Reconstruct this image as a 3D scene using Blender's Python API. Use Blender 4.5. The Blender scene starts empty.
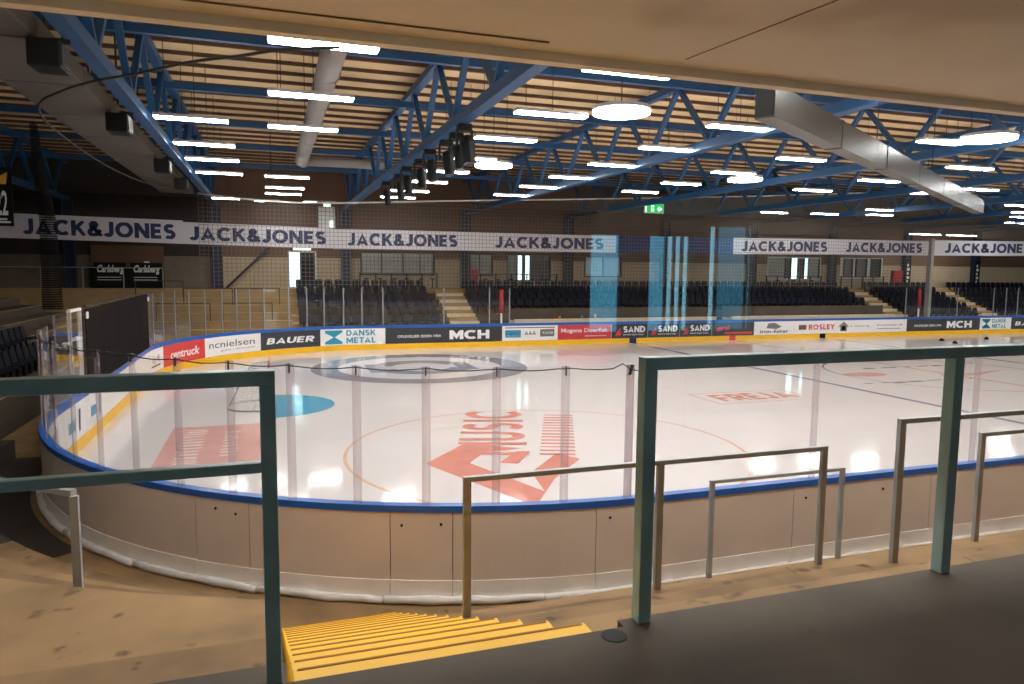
import bpy, bmesh, math, random
from mathutils import Vector, Matrix
random.seed(7)
SC = bpy.context.scene
COL = SC.collection

# ------------------------------------------------------------------ camera
cam_d = bpy.data.cameras.new('camera'); cam = bpy.data.objects.new('camera', cam_d); COL.objects.link(cam)
CR = Vector((0.947399313858975, -0.31992003626806786, 0.009257996207687975))
CU = Vector((0.023267098010480557, 0.09769448910509282, 0.9949444351061346))
CF = Vector((0.3192071149735139, 0.9423942684422125, -0.09999930278533367))
CP = Vector((4.0523858856154344, -7.82509950220107, 4.028096036877937))
cam.matrix_world = Matrix(((CR.x, CU.x, -CF.x, CP.x), (CR.y, CU.y, -CF.y, CP.y), (CR.z, CU.z, -CF.z, CP.z), (0, 0, 0, 1)))
cam_d.sensor_fit = 'HORIZONTAL'; cam_d.sensor_width = 36; cam_d.lens = 36 * 718.158 / 1024
cam_d.clip_start = .05; cam_d.clip_end = 300
SC.camera = cam

# ------------------------------------------------------------------ world, exposure
w = bpy.data.worlds.new('daylight'); SC.world = w; w.use_nodes = True
bg = w.node_tree.nodes['Background']; bg.inputs[0].default_value = (.62, .88, 1, 1); bg.inputs[1].default_value = 3.2
SC.view_settings.view_transform = 'Standard'; SC.view_settings.look = 'None'
SC.view_settings.exposure = 0.24; SC.view_settings.gamma = 1.0
SC.view_settings.use_curve_mapping = False
LAMP_POWER = 48.0
ROUND_POWER = 26.0
SC.cycles.transparent_max_bounces = 40
SC.cycles.max_bounces = 10; SC.cycles.diffuse_bounces = 5; SC.cycles.glossy_bounces = 4
SC.cycles.use_denoising = True

# ------------------------------------------------------------------ helpers
def lin(c): return tuple((v / 255 / 12.92) if v / 255 <= .04045 else ((v / 255 + .055) / 1.055) ** 2.4 for v in c)

def mat(name, rgb, rough=.6, metal=0., noise=.12, scale=3., detail=4., bump=0., emit=None, spec=.5, coat=0., stains=None):
    m = bpy.data.materials.new(name); m.use_nodes = True
    nt = m.node_tree; b = nt.nodes['Principled BSDF']
    c = lin(rgb)
    b.inputs['Roughness'].default_value = rough; b.inputs['Metallic'].default_value = metal
    b.inputs['Specular IOR Level'].default_value = spec
    b.inputs['Coat Weight'].default_value = coat; b.inputs['Coat Roughness'].default_value = .15
    b.inputs['Base Color'].default_value = (*c, 1)
    if noise > 0:
        tc = nt.nodes.new('ShaderNodeTexCoord'); no = nt.nodes.new('ShaderNodeTexNoise'); rp = nt.nodes.new('ShaderNodeValToRGB')
        no.inputs['Scale'].default_value = scale; no.inputs['Detail'].default_value = detail
        nt.links.new(tc.outputs['Object'], no.inputs['Vector']); nt.links.new(no.outputs['Fac'], rp.inputs['Fac'])
        e = rp.color_ramp.elements
        e[0].position = .3; e[0].color = (*[v * (1 - noise) for v in c], 1)
        e[1].position = .7; e[1].color = (*[min(1, v * (1 + noise)) for v in c], 1)
        out = rp.outputs['Color']
        if stains:
            n2 = nt.nodes.new('ShaderNodeTexNoise'); r2 = nt.nodes.new('ShaderNodeValToRGB'); mx = nt.nodes.new('ShaderNodeMix'); mx.data_type = 'RGBA'
            n2.inputs['Scale'].default_value = stains[1]; n2.inputs['Detail'].default_value = 3
            nt.links.new(tc.outputs['Object'], n2.inputs['Vector']); nt.links.new(n2.outputs['Fac'], r2.inputs['Fac'])
            r2.color_ramp.elements[0].position = stains[2]; r2.color_ramp.elements[0].color = (0, 0, 0, 1)
            r2.color_ramp.elements[1].position = stains[2] + .08; r2.color_ramp.elements[1].color = (1, 1, 1, 1)
            nt.links.new(r2.outputs['Color'], mx.inputs[0]); nt.links.new(out, mx.inputs[6]); mx.inputs[7].default_value = (*lin(stains[0]), 1)
            out = mx.outputs[2]
        nt.links.new(out, b.inputs['Base Color'])
        if bump > 0:
            bp = nt.nodes.new('ShaderNodeBump'); bp.inputs['Strength'].default_value = bump; bp.inputs['Distance'].default_value = .02
            nt.links.new(no.outputs['Fac'], bp.inputs['Height']); nt.links.new(bp.outputs['Normal'], b.inputs['Normal'])
    if emit:
        b.inputs['Emission Color'].default_value = (*emit[0], 1); b.inputs['Emission Strength'].default_value = emit[1]
    return m

def glassmat(name, tint=(1, 1, 1), fac=.06, haze=0., haze_rgb=(200, 200, 205), rough=0.):
    """clear sheet: transparent with a mirror part that grows at grazing angles, and some dust"""
    m = bpy.data.materials.new(name); m.use_nodes = True; nt = m.node_tree
    for n in list(nt.nodes): nt.nodes.remove(n)
    o = nt.nodes.new('ShaderNodeOutputMaterial'); t = nt.nodes.new('ShaderNodeBsdfTransparent'); g = nt.nodes.new('ShaderNodeBsdfGlossy')
    t.inputs[0].default_value = (*tint, 1); g.inputs['Roughness'].default_value = rough; g.inputs[0].default_value = (1, 1, 1, 1)
    lw = nt.nodes.new('ShaderNodeLayerWeight'); lw.inputs[0].default_value = .5
    pw = nt.nodes.new('ShaderNodeMath'); pw.operation = 'POWER'; pw.inputs[1].default_value = 5
    mu = nt.nodes.new('ShaderNodeMath'); mu.operation = 'MULTIPLY_ADD'; mu.inputs[1].default_value = 1 - fac; mu.inputs[2].default_value = fac; mu.use_clamp = True
    mx = nt.nodes.new('ShaderNodeMixShader'); nt.links.new(lw.outputs['Facing'], pw.inputs[0]); nt.links.new(pw.outputs[0], mu.inputs[0]); nt.links.new(mu.outputs[0], mx.inputs[0])
    nt.links.new(t.outputs[0], mx.inputs[1]); nt.links.new(g.outputs[0], mx.inputs[2]); out = mx.outputs[0]
    if haze > 0:
        d = nt.nodes.new('ShaderNodeBsdfDiffuse'); d.inputs[0].default_value = (*lin(haze_rgb), 1)
        m2 = nt.nodes.new('ShaderNodeMixShader')
        no = nt.nodes.new('ShaderNodeTexNoise'); no.inputs['Scale'].default_value = 2.; ml = nt.nodes.new('ShaderNodeMath'); ml.operation = 'MULTIPLY'; ml.inputs[1].default_value = haze * 2
        nt.links.new(no.outputs['Fac'], ml.inputs[0]); nt.links.new(ml.outputs[0], m2.inputs[0])
        nt.links.new(out, m2.inputs[1]); nt.links.new(d.outputs[0], m2.inputs[2]); out = m2.outputs[0]
    nt.links.new(out, o.inputs[0])
    return m

def netmat(name, rgb, cell, thread, dense=0.):
    """square mesh read from the UV map (metres): threads are solid, holes are open"""
    m = bpy.data.materials.new(name); m.use_nodes = True; nt = m.node_tree
    for n in list(nt.nodes): nt.nodes.remove(n)
    o = nt.nodes.new('ShaderNodeOutputMaterial'); t = nt.nodes.new('ShaderNodeBsdfTransparent'); d = nt.nodes.new('ShaderNodeBsdfDiffuse')
    d.inputs[0].default_value = (*lin(rgb), 1)
    uv = nt.nodes.new('ShaderNodeUVMap'); sx = nt.nodes.new('ShaderNodeSeparateXYZ'); nt.links.new(uv.outputs[0], sx.inputs[0])
    def line(sock):
        a = nt.nodes.new('ShaderNodeMath'); a.operation = 'DIVIDE'; a.inputs[1].default_value = cell; nt.links.new(sock, a.inputs[0])
        f = nt.nodes.new('ShaderNodeMath'); f.operation = 'FRACT'; nt.links.new(a.outputs[0], f.inputs[0])
        l = nt.nodes.new('ShaderNodeMath'); l.operation = 'LESS_THAN'; l.inputs[1].default_value = thread / cell; nt.links.new(f.outputs[0], l.inputs[0])
        return l.outputs[0]
    mxm = nt.nodes.new('ShaderNodeMath'); mxm.operation = 'MAXIMUM'; nt.links.new(line(sx.outputs[0]), mxm.inputs[0]); nt.links.new(line(sx.outputs[1]), mxm.inputs[1])
    m2 = nt.nodes.new('ShaderNodeMath'); m2.operation = 'MAXIMUM'; m2.inputs[1].default_value = dense; nt.links.new(mxm.outputs[0], m2.inputs[0])
    mx = nt.nodes.new('ShaderNodeMixShader'); nt.links.new(m2.outputs[0], mx.inputs[0]); nt.links.new(t.outputs[0], mx.inputs[1]); nt.links.new(d.outputs[0], mx.inputs[2])
    nt.links.new(mx.outputs[0], o.inputs[0])
    return m

class MB:
    """collects shapes, then links them as one mesh object (world coordinates)"""
    def __init__(s): s.v = []; s.f = []; s.uv = None
    def add(s, vs, fs):
        n = len(s.v); s.v += [tuple(v) for v in vs]; s.f += [tuple(i + n for i in f) for f in fs]; return s
    def box(s, x0, x1, y0, y1, z0, z1):
        return s.add([(x, y, z) for z in (z0, z1) for x, y in ((x0, y0), (x1, y0), (x1, y1), (x0, y1))],
                     [(3, 2, 1, 0), (4, 5, 6, 7), (0, 1, 5, 4), (1, 2, 6, 5), (2, 3, 7, 6), (3, 0, 4, 7)])
    def bevbox(s, x0, x1, y0, y1, z0, z1, b):
        bm = bmesh.new(); bmesh.ops.create_cube(bm, size=1)
        for v in bm.verts: v.co = Vector(((x0 + x1) / 2 + v.co.x * (x1 - x0), (y0 + y1) / 2 + v.co.y * (y1 - y0), (z0 + z1) / 2 + v.co.z * (z1 - z0)))
        bmesh.ops.bevel(bm, geom=bm.edges[:], offset=b, segments=2, affect='EDGES', profile=.5)
        bm.verts.index_update(); s.add([v.co[:] for v in bm.verts], [tuple(v.index for v in f.verts) for f in bm.faces]); bm.free(); return s
    def bar(s, a, b, w, h, up=(0, 0, 1)):
        a = Vector(a); b = Vector(b); d = (b - a).normalized(); u = Vector(up)
        if abs(d.dot(u)) > .99: u = Vector((0, 1, 0))
        r = d.cross(u).normalized(); u = r.cross(d).normalized()
        q = [r * (-w / 2) - u * (h / 2), r * (w / 2) - u * (h / 2), r * (w / 2) + u * (h / 2), r * (-w / 2) + u * (h / 2)]
        return s.add([a + k for k in q] + [b + k for k in q], [(3, 2, 1, 0), (4, 5, 6, 7), (0, 1, 5, 4), (1, 2, 6, 5), (2, 3, 7, 6), (3, 0, 4, 7)])
    def tube(s, pts, r, n=8, cap=True):
        pts = [Vector(p) for p in pts]; rings = []
        for i, p in enumerate(pts):
            d = (pts[min(i + 1, len(pts) - 1)] - pts[max(i - 1, 0)]).normalized()
            u = Vector((0, 0, 1)) if abs(d.z) < .95 else Vector((1, 0, 0))
            a = d.cross(u).normalized(); b = a.cross(d)
            rr = r[i] if isinstance(r, (list, tuple)) else r
            rings.append([p + (a * math.cos(2 * math.pi * k / n) + b * math.sin(2 * math.pi * k / n)) * rr for k in range(n)])
        vs = [v for g in rings for v in g]; fs = []
        for i in range(len(pts) - 1):
            for k in range(n): fs.append((i * n + k, i * n + (k + 1) % n, (i + 1) * n + (k + 1) % n, (i + 1) * n + k))
        if cap: fs += [tuple(range(n - 1, -1, -1)), tuple((len(pts) - 1) * n + k for k in range(n))]
        return s.add(vs, fs)
    def disc(s, c, rx, z0, z1, n=32, ry=None):
        ry = ry or rx
        ring = [(c[0] + rx * math.cos(2 * math.pi * k / n), c[1] + ry * math.sin(2 * math.pi * k / n)) for k in range(n)]
        return s.add([(x, y, z0) for x, y in ring] + [(x, y, z1) for x, y in ring],
                     [tuple(range(n - 1, -1, -1)), tuple(range(n, 2 * n))] + [(k, (k + 1) % n, n + (k + 1) % n, n + k) for k in range(n)])
    def ring(s, c, r0, r1, z, n=64, a0=0, a1=360):
        vs = []; fs = []
        for k in range(n + 1):
            a = math.radians(a0 + (a1 - a0) * k / n)
            vs += [(c[0] + r0 * math.cos(a), c[1] + r0 * math.sin(a), z), (c[0] + r1 * math.cos(a), c[1] + r1 * math.sin(a), z)]
        for k in range(n): fs.append((2 * k, 2 * k + 1, 2 * k + 3, 2 * k + 2))
        return s.add(vs, fs)
    def mesh(s, name, m):
        me = bpy.data.meshes.new(name); me.from_pydata(s.v, [], s.f); me.update()
        if s.uv:
            l = me.uv_layers.new(name='UVMap')
            for p in me.polygons:
                for li in p.loop_indices: l.data[li].uv = s.uv[me.loops[li].vertex_index]
        if m: me.materials.append(m)
        return me
    def build(s, name, m, parent=None, smooth=False):
        me = s.mesh(name, m)
        if smooth:
            for p in me.polygons: p.use_smooth = True
        o = bpy.data.objects.new(name, me); COL.objects.link(o)
        if parent: adopt(o, parent)
        return o

def adopt(o, parent):
    o.parent = parent
    loc = Vector((0, 0, 0)) if parent.parent else parent.location
    o.matrix_parent_inverse = Matrix.Translation(-loc) @ Matrix.Rotation(0, 4, 'Z')

def tag(o, label=None, cat=None, group=None, kind=None):
    if label: o['label'] = label
    if cat: o['category'] = cat
    if group: o['group'] = group
    if kind: o['kind'] = kind
    return o
def thing(name, loc, label, cat, group=None, kind=None):
    o = bpy.data.objects.new(name, None); o.location = loc; o.empty_display_size = .2; COL.objects.link(o)
    return tag(o, label, cat, group, kind)
ORD = ['first', 'second', 'third', 'fourth', 'fifth', 'sixth', 'seventh', 'eighth', 'ninth', 'tenth', 'eleventh', 'twelfth', 'thirteenth', 'fourteenth', 'fifteenth', 'sixteenth', 'seventeenth', 'eighteenth', 'nineteenth', 'twentieth']
def nth(i):
    if i < 20: return ORD[i]
    t, u = divmod(i + 1, 10); T = {2: 'twenty', 3: 'thirty', 4: 'forty', 5: 'fifty', 6: 'sixty'}[t]
    return {2: 'twentieth', 3: 'thirtieth', 4: 'fortieth', 5: 'fiftieth', 6: 'sixtieth'}[t] if u == 0 else T + '-' + ORD[u - 1]

# text as triangles, cap height 1, lower left at 0,0
_tc = {}
def glyphs(s, bold=0.):
    k = (s, bold)
    if k not in _tc:
        cu = bpy.data.curves.new('t', 'FONT'); cu.body = s; cu.size = 1; cu.offset = bold; cu.resolution_u = 3; cu.fill_mode = 'FRONT'
        o = bpy.data.objects.new('t', cu); COL.objects.link(o)
        dg = bpy.context.evaluated_depsgraph_get(); dg.update()
        me = bpy.data.meshes.new_from_object(o.evaluated_get(dg))
        vs = [v.co.copy() for v in me.vertices]; fs = [tuple(p.vertices) for p in me.polygons]
        bpy.data.objects.remove(o); bpy.data.curves.remove(cu); bpy.data.meshes.remove(me)
        cu2 = 0.729 if True else 1
        x0 = min(v.x for v in vs); x1 = max(v.x for v in vs); y0 = min(v.y for v in vs); y1 = max(v.y for v in vs)
        _tc[k] = ([((v.x - x0), (v.y - y0)) for v in vs], fs, x1 - x0, y1 - y0)
    return _tc[k]
def text_mb(s, fn, u0, v0, wd, ht, bold=0., shear=0., mb=None):
    """the words fill the rectangle u0..u0+wd, v0..v0+ht of the surface fn(u, v)"""
    vs, fs, W_, H_ = glyphs(s, bold)
    mb = mb or MB()
    mb.add([fn(u0 + x / W_ * wd + shear * y / H_ * ht, v0 + y / H_ * ht) for x, y in vs], fs)
    return mb

# heavy capitals drawn as thick strokes (for painted signs); fn(u, v, d) with d a hair of depth per stroke
def _arc(cx, cy, rx, ry, a0, a1, n=9): return [(cx + rx * math.cos(math.radians(a0 + (a1 - a0) * i / n)), cy + ry * math.sin(math.radians(a0 + (a1 - a0) * i / n))) for i in range(n + 1)]
HEAVY = {
 'J': (.52, [[(.4, 1), (.4, .34)] + _arc(.22, .34, .18, .24, 0, -150)]), 'A': (.84, [[(.09, 0), (.42, .97), (.75, 0)], [(.2, .27), (.64, .27)]]),
 'C': (.84, [_arc(.47, .5, .37, .4, 45, 315, 16)]), 'K': (.74, [[(.1, 0), (.1, 1)], [(.64, 1), (.14, .42)], [(.3, .58), (.68, 0)]]),
 '&': (.8, [[(.76, .02), (.24, .64), (.21, .78), (.29, .89), (.42, .89), (.49, .78), (.44, .65), (.2, .45), (.11, .28), (.18, .14), (.34, .09), (.5, .15), (.62, .3), (.68, .46)]]),
 'O': (.96, [_arc(.48, .5, .38, .4, 0, 360, 22)]), 'N': (.8, [[(.1, 0), (.1, 1)], [(.12, .92), (.68, .08)], [(.7, 0), (.7, 1)]]),
 'E': (.62, [[(.1, 0), (.1, 1)], [(.2, .9), (.58, .9)], [(.2, .5), (.54, .5)], [(.2, .1), (.58, .1)]]), 'F': (.6, [[(.1, 0), (.1, 1)], [(.2, .9), (.56, .9)], [(.2, .48), (.52, .48)]]),
 'S': (.66, [_arc(.33, .7, .21, .2, 30, 270, 12) + _arc(.33, .3, .23, .2, 90, -145, 12)[1:]]), 'M': (.92, [[(.1, 0), (.1, 1)], [(.14, .9), (.46, .3), (.78, .9)], [(.82, 0), (.82, 1)]]),
 'H': (.8, [[(.1, 0), (.1, 1)], [(.7, 0), (.7, 1)], [(.2, .5), (.6, .5)]]), 'D': (.78, [[(.1, 0), (.1, 1)], [(.2, .9), (.3, .9)] + _arc(.3, .5, .38, .4, 90, -90, 12) + [(.2, .1)]]),
 'T': (.62, [[(.31, 0), (.31, .8)], [(0, .9), (.62, .9)]]), 'L': (.54, [[(.1, 1), (.1, 0)], [(.2, .1), (.52, .1)]]),
 'B': (.68, [[(.1, 0), (.1, 1)], [(.2, .9), (.34, .9)] + _arc(.34, .71, .19, .19, 90, -90) + [(.2, .52)], [(.2, .5), (.38, .5)] + _arc(.38, .3, .2, .2, 90, -90) + [(.2, .1)]]),
 'U': (.76, [[(.1, 1), (.1, .38)] + _arc(.38, .38, .28, .28, 180, 360, 12) + [(.66, 1)]]), 'R': (.7, [[(.1, 0), (.1, 1)], [(.2, .9), (.36, .9)] + _arc(.36, .68, .22, .22, 90, -90) + [(.2, .46)], [(.34, .44), (.62, 0)]]),
 'Y': (.68, [[(.04, 1), (.34, .46), (.64, 1)], [(.34, .44), (.34, 0)]]), 'I': (.2, [[(.1, 0), (.1, 1)]])}
def heavy(s, fn, u0, v0, wd, ht, t=.2, shear=0., mb=None, gap=.12, dd=.0006):
    mb = mb or MB(); W_ = sum(HEAVY[c][0] for c in s) + gap * (len(s) - 1); x = 0; k = 0
    for c in s:
        for pl in HEAVY[c][1]:
            closed = pl[0] == pl[-1] or (Vector(pl[0]) - Vector(pl[-1])).length < 1e-4; P_ = [Vector(p) for p in pl]; n_ = len(P_); vs = []
            for i, p in enumerate(P_):
                a = P_[i - 1] if i else (P_[-2] if closed else p); b = P_[i + 1] if i < n_ - 1 else (P_[1] if closed else p)
                d1 = (p - a).normalized() if (p - a).length > 1e-6 else (b - p).normalized(); d2 = (b - p).normalized() if (b - p).length > 1e-6 else d1
                n1 = Vector((-d1.y, d1.x)); n2 = Vector((-d2.y, d2.x)); m_ = (n1 + n2)
                m_ = m_.normalized() if m_.length > .2 else n1; m_ = m_ * (t / 2 / max(.45, m_.dot(n1)))
                for q in (p - m_, p + m_):
                    yy = min(1.0, max(0.0, q.y)); vs.append(fn(u0 + (x + q.x) / W_ * wd + shear * yy * ht, v0 + yy * ht, dd * (k % 3)))
            mb.add(vs, [(2 * i, 2 * i + 2, 2 * i + 3, 2 * i + 1) for i in range(n_ - 1)]); k += 1
        x += HEAVY[c][0] + gap
    return mb

# ------------------------------------------------------------------ materials
M = {}
M['ice'] = mat('ice', (224, 216, 217), rough=.08, noise=.015, scale=.6, spec=.3)
M['ice_red'] = mat('ice_red', (214, 142, 130), spec=.25, rough=.08, noise=.1, scale=2)
M['ice_pink'] = mat('ice_pink', (218, 166, 160), spec=.25, rough=.08, noise=.08, scale=2)
M['ice_orange'] = mat('ice_orange', (218, 180, 158), spec=.25, rough=.08, noise=.05)
M['ice_grey'] = mat('ice_grey', (150, 146, 154), spec=.25, rough=.08, noise=.1, scale=2)
M['ice_pale'] = mat('ice_pale', (240, 222, 220), spec=.25, rough=.08, noise=.05)
M['ice_line'] = mat('ice_line', (146, 138, 162), spec=.25, rough=.08, noise=.1)
M['ice_blue'] = mat('ice_blue', (72, 160, 198), spec=.25, rough=.08, noise=.06)
M['board_beige'] = mat('board_beige', (222, 206, 192), rough=.5, noise=.05, scale=1.5)
M['board_core'] = mat('board_core', (60, 48, 40), rough=.8)
M['kick_beige'] = mat('kick_beige', (246, 238, 230), rough=.5, noise=.06, scale=3)
M['frost'] = mat('frost', (232, 226, 222), rough=.7, noise=.1, scale=8, bump=.5)
M['board_white'] = mat('board_white', (235, 228, 226), rough=.35, noise=.03)
M['yellow_kick'] = mat('yellow_kick', (246, 190, 30), rough=.35, noise=.05)
M['cap_blue'] = mat('cap_blue', (24, 92, 178), rough=.35, noise=.08)
M['ad_dark'] = mat('ad_dark', (52, 54, 60), rough=.35, noise=.05)
M['ad_red'] = mat('ad_red', (218, 62, 62), rough=.35, noise=.05)
M['ad_rose'] = mat('ad_rose', (205, 62, 72), rough=.35, noise=.05)
M['ad_white'] = mat('ad_white', (240, 236, 236), rough=.35, noise=.02)
M['ad_teal'] = mat('ad_teal', (40, 150, 175), rough=.35, noise=.05)
M['ad_blue'] = mat('ad_blue', (70, 145, 185), rough=.35, noise=.05)
M['ad_grey'] = mat('ad_grey', (120, 112, 112), rough=.35, noise=.05)
M['ink_dark'] = mat('ink_dark', (60, 52, 62), rough=.4, noise=0)
M['ink_navy'] = mat('ink_navy', (28, 36, 84), rough=.6, noise=.1)
M['ink_brown'] = mat('ink_brown', (120, 78, 60), rough=.4, noise=0)
M['banner_white'] = mat('banner_white', (205, 200, 205), rough=.75, noise=.03)
M['banner_blue'] = mat('banner_blue', (24, 42, 96), rough=.7, noise=.05)
M['shield'] = glassmat('shield', (.99, .993, .99), .022, .004)
M['stanchion'] = glassmat('stanchion', (.93, .91, .93), .03, .16, (215, 205, 212))
M['steel_stanchion'] = mat('steel_stanchion', (150, 150, 155), rough=.4, metal=.6)
M['pane'] = glassmat('pane', (.96, .985, .98), .055)
M['pane_blue'] = glassmat('pane_blue', (.75, .93, .97), .05)
M['pane_teal'] = glassmat('pane_teal', (.4, .7, .8), .05)
M['pane_deep'] = glassmat('pane_deep', (.26, .48, .56), .05)
M['pane_clear'] = glassmat('pane_clear', (.95, .95, .9), .05)
M['net'] = netmat('net', (120, 112, 105), .2, .021)
M['net_thin'] = netmat('net_thin', (70, 66, 64), .2, .006)
M['dark_net'] = netmat('dark_net', (40, 37, 37), .05, .03, .72)
M['net_bundle'] = netmat('net_bundle', (22, 20, 22), .05, .016)
M['rope_pale'] = mat('rope_pale', (215, 210, 205), rough=.8)
M['net_dense'] = netmat('net_dense', (96, 88, 82), .1, .032)
M['rope'] = mat('rope', (62, 60, 60), rough=.8)
M['cable'] = mat('cable', (25, 24, 26), rough=.6)
M['truss_blue'] = mat('truss_blue', (15, 76, 126), rough=.45, noise=.12, scale=2)
M['column_blue'] = mat('column_blue', (20, 34, 66), rough=.5)
M['deck'] = mat('deck', (232, 204, 156), rough=.8, noise=.16, scale=.5)
M['purlin'] = mat('purlin', (92, 62, 46), rough=.7)
M['soffit'] = mat('soffit', (230, 220, 206), rough=.8, noise=.06, scale=.8, stains=((205, 190, 172), .5, .64))
M['soffit_edge'] = mat('soffit_edge', (250, 240, 226), rough=.7, noise=.05)
M['lamp_body'] = mat('lamp_body', (200, 200, 205), rough=.4)
M['lamp'] = mat('lamp', (255, 255, 255), noise=0, emit=((1, .97, .95), LAMP_POWER))
M['round_lamp'] = mat('round_lamp', (255, 255, 255), noise=0, emit=((1, .97, .95), ROUND_POWER))
M['galv'] = mat('galv', (84, 79, 74), rough=.26, metal=1., noise=.15, scale=1.2)
M['galv_dark'] = mat('galv_dark', (40, 38, 38), rough=.5, metal=.3)
M['duct_grey'] = mat('duct_grey', (150, 146, 142), rough=.6, noise=.08)
M['duct_dim'] = mat('duct_dim', (92, 86, 82), rough=.7, noise=.12)
M['black'] = mat('black', (9, 9, 10), rough=.6, spec=.2)
M['lens'] = mat('lens', (60, 62, 70), rough=.1, metal=.5, noise=0)
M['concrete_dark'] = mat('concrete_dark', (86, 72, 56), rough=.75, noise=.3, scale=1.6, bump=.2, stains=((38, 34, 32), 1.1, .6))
M['concrete_tan'] = mat('concrete_tan', (144, 113, 76), rough=.8, noise=.26, scale=1.7, detail=8, bump=.3, stains=((104, 78, 52), 4.5, .65))
M['concrete_tan_worn'] = mat('concrete_tan_worn', (132, 103, 70), rough=.85, noise=.28, scale=2.1, detail=8, bump=.3, stains=((88, 64, 44), 5.5, .64))
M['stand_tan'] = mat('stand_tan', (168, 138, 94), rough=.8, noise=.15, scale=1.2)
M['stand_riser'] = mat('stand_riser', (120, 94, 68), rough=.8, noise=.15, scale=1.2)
M['corner_unlit'] = mat('corner_unlit', (52, 44, 38), rough=.9, noise=.2)
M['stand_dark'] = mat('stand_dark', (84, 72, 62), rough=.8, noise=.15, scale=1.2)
M['tread_shade'] = mat('tread_shade', (168, 112, 12), rough=.8)
M['step_yellow'] = mat('step_yellow', (252, 190, 4), rough=.5, noise=.06, scale=2)
M['rail'] = mat('rail', (164, 168, 170), rough=.42, metal=.2, noise=.12, scale=6)
M['rail_green'] = mat('rail_green', (176, 212, 216), rough=.35, metal=.15, noise=.15, scale=5)
M['seat_blue'] = mat('seat_blue', (9, 14, 34), spec=.2, rough=.5, noise=.08)
M['seat_navy'] = mat('seat_navy', (9, 12, 30), spec=.2, rough=.5, noise=.08)
M['wall_cream'] = mat('wall_cream', (176, 156, 128), rough=.8, noise=.08, scale=1)
M['wall_brown'] = mat('wall_brown', (104, 76, 60), rough=.8, noise=.1, scale=.8)
M['wall_cream_shaded'] = mat('wall_cream_shaded', (112, 98, 84), rough=.8, noise=.1)
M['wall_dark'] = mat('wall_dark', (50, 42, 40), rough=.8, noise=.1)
M['blind'] = mat('blind', (168, 172, 168), rough=.8, noise=.08, scale=2)
M['frame_dark'] = mat('frame_dark', (46, 50, 56), rough=.5)
M['frame_white'] = mat('frame_white', (205, 205, 205), rough=.5)
M['red'] = mat('red', (165, 26, 40), rough=.5)
M['white'] = mat('white', (232, 230, 228), rough=.5, noise=.03)
M['green_sign'] = mat('green_sign', (20, 150, 70), noise=0, emit=(lin((30, 190, 90)), .9))
M['white_sign'] = mat('white_sign', (255, 255, 255), noise=0, emit=((.8, 1, .85), 1.1))
M['yellow'] = mat('yellow', (235, 180, 40), rough=.6)
M['orange'] = mat('orange', (214, 130, 50), rough=.6)
M['cream_ledge'] = mat('cream_ledge', (224, 206, 178), rough=.6)
M['net_white'] = netmat('net_white', (225, 222, 220), .06, .012)

# ------------------------------------------------------------------ rink outline
W, R_, L = 28.166, 8.584, 60.0
CL = math.pi * R_ / 2
SX = L - 2 * R_; SY = W - 2 * R_
TOT = 4 * CL + 2 * SX + 2 * SY
def path(s):
    """arc length from (0, R_) anticlockwise: near-left corner, near side, ... ; returns point and outward normal"""
    s %= TOT
    for kind, ln, dat in ((1, CL, (R_, R_, 180)), (0, SX, (R_, 0, 1, 0)), (1, CL, (L - R_, R_, 270)), (0, SY, (L, R_, 0, 1)),
                          (1, CL, (L - R_, W - R_, 0)), (0, SX, (L - R_, W, -1, 0)), (1, CL, (R_, W - R_, 90)), (0, SY, (0, W - R_, 0, -1))):
        if s <= ln:
            if kind:
                a = math.radians(dat[2] + 90 * s / ln); return dat[0] + R_ * math.cos(a), dat[1] + R_ * math.sin(a), math.cos(a), math.sin(a)
            return dat[0] + dat[2] * s, dat[1] + dat[3] * s, dat[3], -dat[2]
        s -= ln
    return path(0)
def pt(s, z, off=0.):
    x, y, nx, ny = path(s); off -= .045; return (x + nx * off, y + ny * off, z)
def band(mb, s0, s1, z0, z1, o0, o1, step=.45):
    n = max(1, int(math.ceil((s1 - s0) / step)))
    vs = []; fs = []
    for i in range(n + 1):
        s = s0 + (s1 - s0) * i / n
        vs += [pt(s, z0, o0), pt(s, z0, o1), pt(s, z1, o1), pt(s, z1, o0)]
    for i in range(n):
        a = 4 * i; b = a + 4
        for k in range(4): fs.append((a + k, a + (k + 1) % 4, b + (k + 1) % 4, b + k))
    fs += [(3, 2, 1, 0), (4 * n, 4 * n + 1, 4 * n + 2, 4 * n + 3)]
    return mb.add(vs, fs)
S_FAR0 = CL + SX + CL + SY + CL            # s where the far straight begins (at x = L - R_)
def sfar(x): return S_FAR0 + (L - R_ - x)
S_LEFT0 = TOT - SY

# ------------------------------------------------------------------ setting: ice, floors, walls, roof
mb = MB(); n = 240
ring = [pt(TOT * i / n, 0, .02)[:2] for i in range(n)]
mb.add([(x, y, 0) for x, y in ring] + [(x, y, -.15) for x, y in ring], [tuple(range(n)), tuple(range(2 * n - 1, n - 1, -1))] + [(i, n + i, n + (i + 1) % n, (i + 1) % n) for i in range(n)])
ice = tag(mb.build('floor_ice', M['ice']), 'white ice sheet inside the boards with faded painted markings', None, None, 'structure')
ZI = .003
cy = W / 2
def mark(name, mb, m): return mb.build(name, M[m], ice)
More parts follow.
